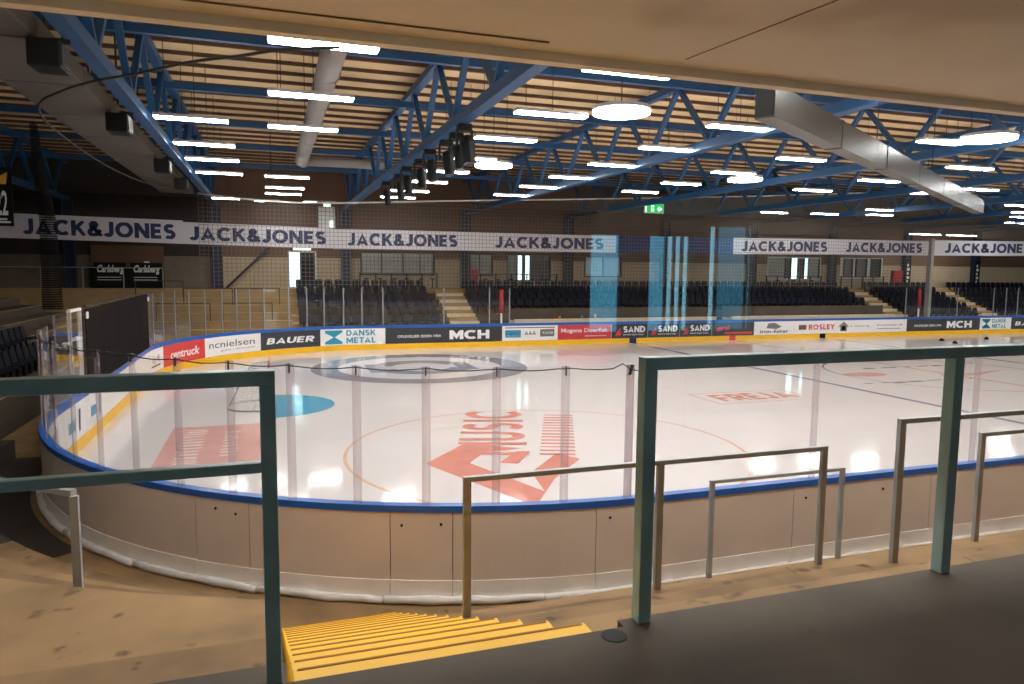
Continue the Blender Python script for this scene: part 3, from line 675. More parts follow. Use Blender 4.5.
for a, b in ((22.07, 24.34), (24.34, 26.42), (26.42, 28.57)):
    advert(sfar(a), sfar(b), 'ad_dark', [('SAND', .32, .4, .6, .44, 'ad_white', .03, 0), ('entreprise', .32, .16, .56, .15, 'ad_white', 0, 0)], [('r', 'ad_red', [(.08, .15), (.2, .3), (.26, .75), (.16, .5)]), ('r', 'ad_rose', [(.14, .12), (.24, .2), (.28, .5), (.2, .34)])])
advert(sfar(28.57), sfar(31.51), 'ad_dark', [('el', .3, .4, .1, .4, 'ad_red', .02, 0)], [('r', 'ad_red', rect(.3, .12, .95, .28)), ('r', 'ad_rose', [(.1, .3), (.25, .4), (.3, .7), (.12, .6)])])
advert(sfar(31.51), sfar(34.45), 'ad_white', [('iron-fisker', .15, .12, .7, .26, 'ink_dark', .02, 0)], [('g', 'ad_grey', [(.3, .5), (.55, .42), (.68, .6), (.5, .9), (.34, .86)])])
advert(sfar(34.45), sfar(37.6), 'ad_white', [('ROSLEY', .34, .3, .62, .42, 'ad_red', .03, 0)], [('b', 'ink_brown', rect(.1, .32, .28, .7))])
advert(sfar(37.6), sfar(40.6), 'ad_white', [('k. lettering', .38, .42, .5, .2, 'ad_grey', 0, 0)], [('g', 'ad_grey', [(.06, .5), (.2, .9), (.34, .5), (.29, .5), (.29, .15), (.11, .15), (.11, .5)]), ('w', 'ad_white', rect(.15, .22, .25, .55))])
advert(sfar(40.6), sfar(43.33), 'ad_white', [('www.fenster.dk', .08, .5, .8, .16, 'ink_brown', 0, 0)], [('g', 'ad_grey', rect(.1, .25, .8, .3))])
mch(sfar(43.33), sfar(49.78)); dansk(sfar(49.78), sfar(52.6)); advert(sfar(52.6), sfar(55.7), 'ad_dark', [('BAUER', .1, .3, .78, .36, 'ad_white', .035, .3)])
for a, b in ((13.1, 11.2), (11.1, 9.2), (9.1, 7.2)):                  # near the left end behind the goal
    advert(S_LEFT0 + b - R_ + 10.2 + 0, S_LEFT0 + b - R_ + 8.5, 'ad_white', (), [('b', 'ad_blue', rect(.1, .3, .45, .6)), ('n', 'ink_navy', [(.6, .2), (.68, .2), (.72, .8), (.62, .8)])])
for sl, sr in ((6.2, 3.4), (3.2, .4)):
    advert(sl, sr, 'ad_white', (), [('g', 'ad_grey', rect(.1, .35, .5, .5)), ('n', 'ink_navy', [(.62, .2), (.68, .2), (.7, .75), (.64, .75)]), ('g', 'ad_grey', rect(.78, .4, .95, .7))])

# ------------------------------------------------------------------ glass above the boards
def glass_run(label, js, top, postm='stanchion', pw=.05, skip=()):
    r = thing('shield_glass', pt(js[0], 1.2, .05), label, 'rink glass', 'rink glass runs')
    for i, (a, b) in enumerate(zip(js[:-1], js[1:])):
        if i in skip: continue
        n_ = max(1, round((b - a) / .9)); mb = MB(); band(mb, a + .02, b - .02, 1.2, top, .045, .057, (b - a - .04) / n_ + .001); mb.build('glass_pane', M['shield'], r)
    for j in js:
        mb = MB(); band(mb, j - pw, j + pw, 1.2, top + .01, .035, .067, 1); mb.build('glass_joint', M[postm], r)
    return r
njs = [.62 + .835 * k for k in range(16)]
glass_run('clear curved glass panes round the near left corner of the boards', njs, 2.87)
js = [njs[-1]] + [CL + x - R_ for x in (11.07, 14.03, 17, 19.95, 22.9, 25.85, 28.8)]
glass_run('clear glass panes along the near straight boards', js, 2.87, pw=.045)
glass_run('clear glass panes behind the left goal', [S_LEFT0 + 1.222 * k for k in range(10)], 3.02, pw=.03)
fjs = [142.9, 142.15, 140.9, 140.0, 139.15, 138.2, 137.3] + [sfar(9.43), sfar(12.54), sfar(14.98), sfar(16.09)]
fjs = [TOT - SY, 149.4, 148.4, 147.4, 146.4, 145.4, 144.4, 143.6] + [142.9, 142.15, 140.9, 140.0, 139.15, 138.2, 137.3, sfar(9.43), sfar(12.54), sfar(14.98), sfar(16.09)]
fjs = sorted(set(min(f, TOT - SY) for f in fjs))
glass_run('clear glass panes round the far left corner of the boards', fjs, 3.06, 'steel_stanchion', .03)
glass_run('clear glass panes right of the players bench on the far boards', [sfar(x) for x in (56, 54.6, 53.05, 52.1, 50.97, 47.68, 43.21)], 3.1, 'steel_stanchion', .03)
# white gate frame and dark mesh panels on the left end glass
r = thing('gate_frame', (-.05, 10.4, 2.3), 'small white frame on the left end glass beside the dark mesh screen', 'gate frame')
MB().box(-.09, -.02, 9.9, 9.96, 1.21, 3.08).build('upright', M['white'], r); MB().box(-.09, -.02, 10.8, 10.88, 1.21, 3.08).build('upright', M['white'], r)
MB().box(-.09, -.02, 9.96, 10.8, 3.02, 3.08).build('top_bar', M['white'], r); MB().box(-.09, -.02, 9.96, 10.8, 2.38, 2.44).build('middle_bar', M['white'], r)
r = thing('mesh_screen', (.04, 15.4, 1.21), 'dark grey mesh screen hung on the glass behind the left goal', 'mesh screen')
for k in range(5):
    y0 = 10.95 + 1.8 * k; mb = MB(); mb.box(.035, .05, y0, y0 + 1.78, 1.212, 3.04 + .01 * k); mb.uv = [(v[1], v[2]) for v in mb.v]; mb.build('mesh_sheet', M['dark_net'], r)
MB().box(.02, .06, 10.9, 20.0, 3.09, 3.13).build('top_rail', M['cable'], r)
for y in (10.95, 19.9): MB().box(.05, .08, y, y + .14, 2.82, 2.97).build('white_clip', M['white'], r)

# the dark cable along the top of the near glass, with clips
r = thing('glass_cable', pt(8, 2.87, .05), 'thin black cable clipped along the top of the near corner glass', 'cable')
pts = []
for i in range(70):
    s = 1.0 + (12.9 - 1.0) * i / 69; ph = ((s - .62) / .835) % 1
    pts.append(pt(s, 2.885 - .03 * math.sin(math.pi * ph) - .02, .075))
pts += [pt(13.03, 2.9, .075), pt(13.14, 2.83, .075), pt(13.3, 2.79, .075), pt(13.45, 2.84, .075)]
MB().tube(pts, .0075, 6).build('cable_run', M['cable'], r, True)
for j in njs[1:]:
    mb = MB(); band(mb, j - .007, j + .007, 2.77, 2.885, .062, .08, 1); mb.build('cable_clip', M['cable'], r)
MB().tube([pt(13.12, 2.76, .08), pt(13.16, 2.88, .08)], .018, 8).build('cable_knot', M['cable'], r)

# ------------------------------------------------------------------ goal
def goal(cx, sg, label):
    r = thing('hockey_goal', (cx, cy, 0), label, 'goal')
    X = lambda d: cx - sg * d
    for y in (cy - .915, cy + .915): MB().tube([(cx, y, 0), (cx, y, 1.2)], .03, 12).build('post', M['red'], r)
    MB().tube([(cx, cy - .915, 1.2), (cx, cy + .915, 1.2)], .03, 12).build('crossbar', M['red'], r)
    def base(z, dep, k=14): return [(X(dep * (math.sin(math.pi * i / k) ** .45)), cy - .915 - (.22 if z < .5 else 0) * math.sin(math.pi * i / k) * (1 if i < k / 2 else -1) + 1.83 * i / k, z) for i in range(k + 1)]
    MB().tube(base(.03, 1.12), .026, 8).build('base_frame', M['rail'], r)
    MB().tube(base(1.2, .5), .02, 8).build('top_frame', M['rail'], r)
    MB().tube([(X(.5), cy, 1.2), (X(1.12), cy, .03)], .02, 8).build('back_stay', M['rail'], r)
    a = base(.03, 1.12); b = base(1.2, .5); mb = MB(); k = len(a)
    mb.add(a + b, [(i, i + 1, k + i + 1, k + i) for i in range(k - 1)]); mb.uv = [(.17 * i, 0) for i in range(k)] + [(.17 * i, 1.3) for i in range(k)]
    mb.build('goal_net', M['net_white'], r)
goal(4, 1, 'hockey goal with pale frame and net standing by the blue crease')
goal(56, -1, 'hockey goal at the distant right end of the ice')
for i, (x, y) in enumerate(((42.4, 24.7), (41.8, 23.3), (46.2, 24.8))):
    r = tag(MB().disc((x, y), .13, .003, .1, 16).disc((x, y), .08, .1, .16, 16).build('ice_marker', M['black']), 'small black marker standing on the far ice, ' + ('left one of three', 'middle one of three, nearest the camera', 'rightmost of three')[i], 'marker', 'black markers on the ice')

# ------------------------------------------------------------------ protective netting, rope, banners
rope_l = [(5.2, 4.2), (4.31, 4.67), (3.69, 5.25), (2.87, 5.93), (1.94, 7.01), (.93, 8.06), (.17, 9.18), (-.51, 10.46), (-.95, 12.54), (-1.15, 16), (-1.2, 20.17), (-1.0, 23.74), (-.55, 26.4), (1.0, 29.2)]
rope_f = [(1.0, 29.2, 7.45), (5.6, 29.3, 7.2), (13.1, 29.5, 7.6), (21.7, 29.6, 8.05), (31.6, 29.7, 8.6), (41.6, 29.7, 9.25), (46.5, 29.7, 9.5)]
RK = (7.15 - CP.z) / (7.5 - CP.z)
full = [(CP.x + (x - CP.x) * RK, CP.y + (y - CP.y) * RK, 7.15) for x, y in rope_l[:-1]] + rope_f
r = thing('safety_net', (0, 20, 3), 'fine pale safety netting hanging behind the far boards', 'safety net')
def hang(name, top, zb, mm='net'):
    mb = MB(); u = 0; vs = []; uv = []
    for i, p in enumerate(top):
        if i: u += (Vector(p) - Vector(top[i - 1])).length
        vs += [(p[0], p[1], zb), (p[0], p[1], p[2])]; uv += [(u, zb), (u, p[2])]
    mb.add(vs, [(2 * i, 2 * i + 2, 2 * i + 3, 2 * i + 1) for i in range(len(top) - 1)]); mb.uv = uv
    return mb.build(name, M[mm], r)
hang('net_sheet', rope_f, 3.05)
def smooth(pts, k=4):
    out = []; P_ = [Vector(p) for p in pts]
    for i in range(len(P_) - 1):
        p0, p1, p2, p3 = P_[max(i - 1, 0)], P_[i], P_[i + 1], P_[min(i + 2, len(P_) - 1)]
        for j in range(k):
            t = j / k; out.append(.5 * ((2 * p1) + (p2 - p0) * t + (2 * p0 - 5 * p1 + 4 * p2 - p3) * t * t + (3 * p1 - p0 - 3 * p2 + p3) * t ** 3))
    return out + [P_[-1]]
MB().tube(smooth(full), .024, 6).build('head_rope', M['rope'], r, True)
MB().tube(smooth(rope_f + [(52, 29.7, 9.4), (62, 29.7, 9.4)]), .045, 6).build('head_rope', M['rope_pale'], r, True)
hang('net_band', [(x, y - .03, z) for x, y, z in rope_f[3:]] + [(62, 29.67, 9.4)], 6.5, 'net_dense')
mb = MB()
mb.tube([(-.72, 10.7, 7.1), (-.62, 10.5, 6.2), (-.42, 10.2, 5), (-.34, 9.9, 3.1)], [.07, .12, .16, .2], 12)
u = [(.25 * (i % 12), v[2]) for i, v in enumerate(mb.v)]; mb.uv = u
tag(mb.build('net_bundle', M['net_bundle'], None, True), 'gathered dark net bundle hanging in front of the leftmost banner', 'net bundle')

YB = 30.0
bx = [-15.3, -7.15, .15, 7.25, 15.05]
lx = {0: None}
def banner(x0, x1, z0a, z0b, h, label, txt=None, m='banner_white', y=YB):
    r = thing('banner', ((x0 + x1) / 2, y, z0a), label, 'banner', 'banners along the far side')
    sag = lambda x: z0a + (z0b - z0a) * (x - x0) / (x1 - x0)
    MB().add([(x0, y, sag(x0)), (x1, y, sag(x1)), (x1, y, sag(x1) + h), (x0, y, sag(x0) + h), (x0, y + .02, sag(x0)), (x1, y + .02, sag(x1)), (x1, y + .02, sag(x1) + h), (x0, y + .02, sag(x0) + h)],
             [(0, 1, 2, 3), (7, 6, 5, 4), (1, 0, 4, 5), (2, 1, 5, 6), (3, 2, 6, 7), (0, 3, 7, 4)]).build('cloth', M[m], r)
    if txt:
        a, b = txt; heavy('JACK&JONES', lambda u, v, d: (u, y - .006 - d * 4, sag(u) + v), a, h * .18, b - a, h * .64, .25).build('lettering', M['ink_navy'], r)
# text start / end read along the far plane
banner(-9.0, .25, 5.27, 5.12, 1.1, 'white banner with dark blue lettering behind the dark net bundle, leftmost', (-6.3, -.1))
banner(.25, 7.2, 5.12, 5.02, 1.03, 'white banner with dark blue lettering over the diagonal pipe brace', (.54, 6.85))
banner(7.2, 15.0, 5.0, 5.05, 1.0, 'white banner with dark blue lettering over the pale blinds window', (7.95, 13.7))
banner(15.0, 23.15, 5.05, 5.08, .97, 'white banner with dark blue lettering left of the plain blue banner', (15.85, 22.35))
banner(23.15, 31.15, 5.08, 5.12, .98, 'plain dark blue banner between the white banners', None, 'banner_blue')
banner(31.15, 39.2, 5.12, 5.2, .99, 'white banner with dark blue lettering right of the plain blue banner', (31.8, 38.3))
banner(39.2, 46.9, 5.2, 5.27, .99, 'white banner with dark blue lettering just left of the grey net post', (39.85, 46.3))
banner(47.2, 57.5, 5.27, 5.4, 1.04, 'white banner with dark blue lettering right of the grey net post', (48.4, 56.6))
tag(MB().bevbox(46.93, 47.17, 29.75, 30.1, 0, 6.4, .02).build('net_post', M['duct_grey']), 'grey post between the two rightmost white banners', 'post')
# jersey banner
r = thing('number_banner', (-4.0, 20.1, 5.6), 'narrow black hanging banner with white number at the upper left', 'banner')
MB().box(-4.7, -3.82, 20.0, 20.03, 5.3, 7.2).build('cloth', M['black'], r)
fn = lambda u, v: (-4.6 + u, 19.99, 5.3 + v)
text_mb('22', fn, .30, .35, .34, .8, .02).build('lettering', M['white'], r)
MB().add([fn(.28, 1.35), fn(.62, 1.35), fn(.68, 1.75), fn(.45, 1.6), fn(.22, 1.75)], [(0, 1, 2, 3, 4)]).build('emblem', M['yellow'], r)
MB().box(-4.35, -3.9, 19.985, 19.99, 5.4, 5.46).box(-4.3, -4.0, 19.985, 19.99, 5.5, 5.55).build('lettering', M['white'], r)
MB().tube([(-4.26, 20.02, 7.2), (-4.26, 20.02, HT - .01)], .01, 5).build('hanging_cord', M['cable'], r)
# exit sign
r = thing('exit_sign', (25.2, 29.5, 7.4), 'green lit exit sign with white running figure and arrow', 'exit sign')
MB().bevbox(24.62, 25.92, 29.42, 29.56, 7.36, 7.9, .02).build('sign_box', M['white'], r)
MB().box(24.68, 25.86, 29.40, 29.42, 7.40, 7.86).build('sign_face', M['green_sign'], r)
fn = lambda u, v: (24.68 + u, 29.395, 7.4 + v)
mb = MB(); mb.add([fn(*q) for q in ((.78, .2), (.92, .38), (.92, .27), (1.08, .27), (1.08, .13), (.92, .13), (.92, .02))], [tuple(range(7))])
mb.add([fn(*q) for q in rect(.38, .05, .56, .41)], [(0, 1, 2, 3)]); mb.add([fn(*q) for q in rect(0, 0, .09, .46)], [(0, 1, 2, 3)]); mb.build('pictogram', M['white_sign'], r)
mb = MB(); mb.add([fn(*q)[:1] + (29.39,) + fn(*q)[2:] for q in ((.44, .05), (.5, .05), (.49, .2), (.54, .3), (.48, .36), (.42, .3), (.45, .2))], [tuple(range(7))]); mb.build('running_figure', M['green_sign'], r)
MB().tube([(25.27, 29.5, 7.9), (25.27, 29.5, 8.9)], .02, 6).build('hanger_rod', M['cable'], r)

# ------------------------------------------------------------------ far stand
fs_ = thing('far_stand', (20, 33, 0), 'stepped concrete seating stand behind the far boards', None, None, 'structure')
RO = [(30.4 + .9 * i, .75 + .36 * i) for i in range(6)]
for i, (y, z) in enumerate(RO):
    x = -12
    while x < 72:
        w_ = 6.0; seat = 5.3 < x + 3 < 60
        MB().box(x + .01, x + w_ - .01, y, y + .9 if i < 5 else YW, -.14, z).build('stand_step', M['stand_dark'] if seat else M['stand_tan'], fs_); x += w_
MB().box(-12, 72, 35.5, YW, 2.0, 2.85).build('top_walkway', M['stand_tan'], fs_)
# standing steps at the far left: half-height kerbs between the rows
for i, (y, z) in enumerate(RO): MB().box(-12, 5.2, y, y + .45, z, z + .01 + .17).build('half_step', M['stand_tan'], fs_)
for q, (xa, xb, lab) in enumerate(((13.6, 15.3, 'tan concrete aisle stairs between the far seat blocks near the middle'), (44.9, 46.6, 'tan concrete aisle stairs in the far stand near the grey net post'), (53.6, 55.2, 'tan concrete aisle stairs at the right end of the far stand'))):
    r = thing('aisle_stairs', ((xa + xb) / 2, 30.3, .75), lab, 'stairs', 'aisle stairs in the far stand')
    for i in range(12): MB().box(xa + .02, xb - .02, 30.15 + .45 * i, 30.15 + .45 * i + .44, (-.1 if i < 1 else .2), .78 + .18 * i).build('step', M['stand_tan'] if i % 2 else M['cream_ledge'], r)

def seat_mesh(m):
    mb = MB()
    mb.add([(-.22, 0, .42), (.22, 0, .42), (.22, .36, .40), (-.22, .36, .40), (-.22, 0, .47), (.22, 0, .47), (.22, .36, .44), (-.22, .36, .44)], [(3, 2, 1, 0), (4, 5, 6, 7), (0, 1, 5, 4), (1, 2, 6, 5), (2, 3, 7, 6), (3, 0, 4, 7)])
    mb.add([(-.22, .36, .42), (.22, .36, .42), (.22, .42, .42), (-.22, .42, .42), (-.22, .41, .68), (.22, .41, .68), (.22, .46, .68), (-.22, .46, .68), (-.17, .44, .82), (.17, .44, .82), (.17, .485, .82), (-.17, .485, .82)],
           [(3, 2, 1, 0), (0, 1, 5, 4), (1, 2, 6, 5), (2, 3, 7, 6), (3, 0, 4, 7), (4, 5, 9, 8), (5, 6, 10, 9), (6, 7, 11, 10), (7, 4, 8, 11), (8, 9, 10, 11)])
    mb.box(-.03, .03, .3, .36, 0, .42)
    return mb.mesh('stadium_seat', m)
SM = seat_mesh(M['seat_blue']); SN = seat_mesh(M['seat_navy'])
ROWN = ['front', 'second', 'third', 'fourth', 'fifth', 'top']
cnt = 0
def seats(x0, x1, rows_, block, grp, pitch=.54):
    global cnt
    for i in rows_:
        y, z = RO[i]; x = x0 + .25; k = 0
        while x < x1 - .2:
            o = bpy.data.objects.new('stadium_seat', SM); o.location = (x, y + .28, z); COL.objects.link(o)
            tag(o, 'dark blue seat, %s from left, %s row %s' % (nth(k), ROWN[i], block), 'seat', grp); x += pitch; k += 1; cnt += 1
seats(5.5, 13.5, range(6), 'left of the middle stairs', 'seats left of the middle stairs')
seats(46.8, 53.5, range(2, 6), 'right of the grey net post', 'seats right of the grey post')
seats(15.4, 44.7, (5,), 'above the players bench', 'seats above the players bench')
seats(15.4, 30.0, (4,), 'above the players bench', 'seats above the players bench')
mb = MB()
def stuffseat(x, y, z):
    mb.add([(v.co.x + x, v.co.y + y, v.co.z + z) for v in SM.vertices], [tuple(p.vertices) for p in SM.polygons])
for i, xa, xb in ((4, 30.2, 44.7), (3, 15.4, 44.7), (2, 15.4, 44.7), (0, 46.8, 53.5), (1, 46.8, 53.5)):
    x = xa + .25
    while x < xb - .2: stuffseat(x, RO[i][0] + .28, RO[i][1]); x += .54
for i in range(6):
    x = 55.6
    while x < 64: stuffseat(x, RO[i][0] + .28, RO[i][1]); x += .54
tag(mb.build('seat_rows', M['seat_blue']), 'mass of dark blue seats in the lower rows of the far stand', 'seats', None, 'stuff')

# players benches behind the far boards
for q, (xa, xb, lab) in enumerate(((16.6, 29.3, 'long players bench with pale ledge behind the far boards, left of the centre line'), (30.4, 43.0, 'long players bench with pale ledge behind the far boards, right of the centre line'))):
    r = thing('players_bench', ((xa + xb) / 2, 29, 0), lab, 'bench', 'players benches')
    MB().box(xa, xb, 28.75, 29.0, 1.28, 1.36).build('ledge', M['cream_ledge'], r)
    MB().box(xa, xb, 28.78, 28.84, .0, 1.28).build('front_board', M['board_beige'], r)
    MB().bevbox(xa, xb, 29.35, 29.7, .42, .5, .02).build('seat_plank', M['orange'], r)
    MB().box(xa, xb, 29.78, 29.84, 0, 1.9).build('back_wall', M['stand_dark'], r)
    for x in (xa + .3, (xa + xb) / 2, xb - .3): MB().box(x - .05, x + .05, 29.4, 29.65, 0, .42).build('leg', M['rail'], r)
    for x in (xa, xb - .06): MB().box(x, x + .06, 28.84, 29.78, 0, 1.28).build('end_board', M['board_beige'], r)
for i, (x, m, s) in enumerate(((18.9, 'red', .1), (19.25, 'orange', .09), (20.6, 'ad_blue', .1), (21.4, 'yellow', .14))):
    tag(MB().tube([(x, 28.87, 1.361), (x, 28.87, 1.361 + s * 1.3), (x, 28.87, 1.361 + s * 1.8)], [.06, .06, .025], 10).build('drink_bottle', M[m], None, True), ('red', 'orange', 'pale blue', 'yellow')[i] + ' drink bottle standing on the players bench ledge', 'bottle', 'bottles on the bench ledge')
for i, x in enumerate((15.72, 44.6)):
    r = thing('padded_post', (x, 28.5, 0), 'red padded post with white foot at the %s end of the players benches' % ('left', 'right')[i], 'post', 'red padded posts')
    MB().tube([(x, 28.42, 1.75), (x, 28.42, 2.98)], .11, 12).build('red_pad', M['red'], r, True)
    MB().tube([(x, 28.42, -.1), (x, 28.42, 1.76)], .05, 10).build('white_foot', M['white'], r, True)

# far-left standing rails
def frame_rail(name, xa, xb, y, z, h, label, grp, posts=None, m='rail', wd=.05, yb=None, zb=None):
    r = thing(name, ((xa + xb) / 2, y, z), label, 'railing', grp)
    yb = y if yb is None else yb
    P0 = Vector((xa, y, z)); P1 = Vector((xb, yb, z)); n_ = posts or 2
    for k in range(n_):
        t = k / (n_ - 1) if isinstance(n_, int) else 0
        p = P0.lerp(P1, t); MB().bar(p, p + Vector((0, 0, h - wd)), wd, wd).build('post', M[m], r)
    MB().bar(P0 + Vector((-wd / 2, 0, h - wd / 2)), P1 + Vector((wd / 2, 0, h - wd / 2)), wd, wd).build('top_rail', M[m], r)
    return r
for i, (xa, xb, row) in enumerate(((-2.6, -.3, 4), (-.2, 2.2, 3), (2.3, 4.6, 3), (-1.3, 1.2, 1), (1.8, 4.2, 1))):
    y, z = RO[row]; frame_rail('terrace_rail', xa, xb, y + .47, z, 1.1, 'thin grey rail frame on the far left terrace, %s' % ('top left one', 'middle height left one', 'middle height right one', 'low left one', 'low right one')[i], 'rails on the far left terrace', m='frame_dark', wd=.05)
frame_rail('walkway_rail', -11, -1.4, 35.55, 2.85, 1.12, 'long thin pale rail on the walkway before the dark kiosk', None, posts=6, m='rail', wd=.045)

# kiosk at the far wall
r = thing('kiosk', (-3.1, 35.9, 2.85), 'dark kiosk with two black script signs at the far left wall', 'kiosk')
MB().bevbox(-4.95, -1.4, 35.75, 36.18, 2.85, 4.0, .02).build('counter', M['black'], r)
MB().box(-4.95, -1.4, 36.1, 36.19, 4.0, 5.15).build('back_panel', M['wall_brown'], r)
for x, t in ((-4.75, 'Carlsberg'), (-3.0, 'Carlsberg')):
    sg = MB().box(x, x + 1.55, 35.70, 35.74, 3.0, 4.22).build('sign_board', M['black'], r)
    mb = text_mb(t, lambda u, v: (x + u, 35.695, 3.0 + v), .1, .58, 1.28, .52, .035, .2); mb.box(x + .15, x + 1.3, 35.69, 35.7, .42 + 3, .45 + 3).box(x + .15, x + 1.3, 35.69, 35.7, .28 + 3, .31 + 3); mb.build('lettering', M['ad_white'], sg)
MB().bevbox(-2.35, -2.1, 35.85, 36.0, 4.0, 4.3, .02).build('till', M['white'], r)

# far windows
def window(i, kind):
    a, b, c, d = FW[i]
    nm = 'door_1' if kind == 'door' else 'window_%d' % (i)
    r = thing(nm, ((a + b) / 2, YW, c), 'far wall opening', None, None, 'structure')
    mb = MB().box(a, a + .08, YW - .03, YW + .2, c, d).box(b - .08, b, YW - .03, YW + .2, c, d).box(a + .08, b - .08, YW - .03, YW + .2, d - .08, d).box(a + .08, b - .08, YW - .03, YW + .2, c, c + .08)
    mb.build('window_frame', M['frame_dark'] if i in (2, 3, 4, 5) else M['frame_white'], r)
    div = {1: [('clear', .42), ('green', .58)], 2: [('blind', .27), ('blind', .30), ('blind', .24), ('blind', .19)], 3: [('blind', .5), ('blind', .5)],
           4: [('blind', .23), ('clear', .12), ('dim', .06), ('clear', .12), ('grey', .47)], 5: [('blind', .5), ('dim', .5)],
           6: [('blind', .34), ('grey', .1), ('clear', .14), ('grey', .12), ('clear', .09), ('blind', .21)], 7: [('white', .1), ('dim', .2), ('white', .09), ('dim', .26), ('white', .12), ('grey', .23)]}[i]
    x = a + .08; wd = b - a - .16
    for kd, f in div:
        x1 = x + wd * f
        mm = {'clear': M['pane_clear'], 'green': M['seat_navy'], 'blind': M['blind'], 'dim': M['ad_grey'], 'grey': M['ad_dark'], 'white': M['ad_white']}[kd]
        if kd == 'clear': MB().box(x, x1, YW + .08, YW + .1, c + .08, d - .08).build('pane', mm, r)
        else:
            MB().box(x, x1, YW + .12, YW + .16, c + .08, d - .08).build('blind', mm, r)
            MB().box(x, x1, YW + .05, YW + .065, c + .08, d - .08).build('pane', M['shield'], r)
        MB().box(x1 - .025, x1 + .025, YW - .01, YW + .12, c + .08, d - .08).build('mullion', M['frame_dark'], r); x = x1
    if kind == 'door': MB().box(a + .3, b - .3, YW - .08, YW - .03, d + .05, d + .28).build('lit_door_sign', M['white_sign'], r)
window(1, 'door')
for i in range(2, 8): window(i, 'w')
for i, (xa, xb) in enumerate(((9.2, 14.0), (16.7, 22.0), (38.4, 43.4), (45.2, 49.4))):
    r = thing('counter_table', ((xa + xb) / 2, 35.9, 2.85), 'dark bar counter under the far wall window, %s from the kiosk' % nth(i), 'counter', 'bar counters under the far windows')
    MB().box(xa, xb, 35.9, 36.15, 3.72, 3.78).build('counter_top', M['stand_dark'], r)
    k = int((xb - xa) / 1.2) + 1
    for j in range(k + 1):
        x = xa + .05 + (xb - xa - .1) * j / k; MB().box(x - .03, x + .03, 36.0, 36.06, 2.85, 3.72).build('leg', M['black'], r)
random.seed(8)
for i in range(14):
    x = (9.6, 10.4, 11.3, 12.0, 12.9, 13.6, 17.0, 17.8, 18.7, 20.1, 21.2, 39.2, 40.6, 42.3)[i]
    r = thing('bar_stool', (x, 35.72, 2.85), 'bar stool, %s from the kiosk along the far window counters' % nth(i), 'stool', 'bar stools under the far windows')
    MB().disc((x, 35.72), .15, 3.4, 3.46, 12).build('seat', M['black'], r)
    MB().tube([(x, 35.72, 2.87), (x, 35.72, 3.4)], .03, 6).build('stem', M['black'], r); MB().disc((x, 35.72), .15, 2.85, 2.88, 12).build('foot', M['black'], r)
for i, (x0, x1, z0, z1, t) in enumerate(((16.06, 16.56, 3.0, 4.05, 'beside the third column from the kiosk'), (50.2, 51.15, 3.15, 4.25, 'at the far right near the lettered column'))):
    r = thing('hose_cabinet', ((x0 + x1) / 2, 36.0, z0), 'red fire hose cabinet on the far wall ' + t, 'cabinet', 'red hose cabinets')
    MB().bevbox(x0, x1, 35.9, 36.19, z0, z1, .02).build('body', M['red'], r); MB().box(x0 + .05, x1 - .05, 35.88, 35.9, z0 + .05, z1 - .05).build('door', M['red'], r)
    MB().box(x1 - .16, x1 - .1, 35.85, 35.88, (z0 + z1) / 2 - .06, (z0 + z1) / 2 + .06).build('handle', M['black'], r)
r = thing('wall_panel', (7.4, 36.0, 6.4), 'white ventilation panel high on the far wall above the banners', 'panel')
MB().bevbox(6.9, 7.85, 35.95, 36.19, 6.35, 7.6, .02).build('panel_body', M['white'], r); MB().box(7.2, 7.6, 35.9, 36.1, 7.62, 7.8).build('lit_sign', M['white_sign'], r); MB().box(7.5, 7.72, 35.93, 35.95, 6.42, 6.8).build('lit_patch', M['white_sign'], r)
r = thing('pipe_brace', (3, 35.6, 2.85), 'dark diagonal pipe brace in front of the far wall', 'brace')
MB().tube([(4.15, 35.9, 5.2), (1.8, 35.9, 2.86)], .07, 10).build('pipe', M['column_blue'], r, True)
for i, x in enumerate((49.5, 53.2)):
    r = thing('walkway_light', (x + 1.5, 34, 6.95), 'flat white light over the far walkway, %s of the pair' % ('left', 'right')[i], 'strip light', 'walkway lights')
    MB().box(x, x + 3.0, 33.9, 34.1, 6.98, 7.05).build('housing', M['lamp_body'], r); MB().box(x + .03, x + 2.97, 33.92, 34.08, 6.95, 6.98).build('diffuser', M['lamp'], r)
    MB().tube([(x + 1.5, 34, 7.05), (x + 1.5, 34, HT - .01)], .01, 5).build('hanger_wire', M['cable'], r)

# ------------------------------------------------------------------ left end stand
ls = thing('left_stand', (-5, 18, 0), 'stepped concrete seating stand at the left end behind the goal', None, None, 'structure')
LR = [(-1.9 - .95 * i, .92 + .33 * i) for i in range(7)]
for i, (x, z) in enumerate(LR):
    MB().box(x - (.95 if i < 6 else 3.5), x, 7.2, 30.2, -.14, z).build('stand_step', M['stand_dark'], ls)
    MB().box(x - .06, x + .004, 7.2, 30.2, z - .01, z + .006).build('step_nosing', M['stand_tan'], ls)
for i, (x, z) in enumerate(LR[:5]):
    k = 0; y = 9.6
    while y < 19.6:
        o = bpy.data.objects.new('stadium_seat', SN); o.location = (x - .3, y, z); o.rotation_euler = (0, 0, math.pi / 2); COL.objects.link(o)
        tag(o, 'navy folding seat in the left end stand, %s from the aisle in the %s row' % (nth(k), ROWN[i]), 'seat', 'seats in the left end stand'); y += .54; k += 1
tag(MB().box(-5, -.75, 7.0, 7.16, -.14, 1.32).box(-5, -.75, 6.98, 7.18, 1.32, 1.38).build('parapet', M['stand_dark']), 'dark concrete parapet at the end of the left seat rows', 'parapet')

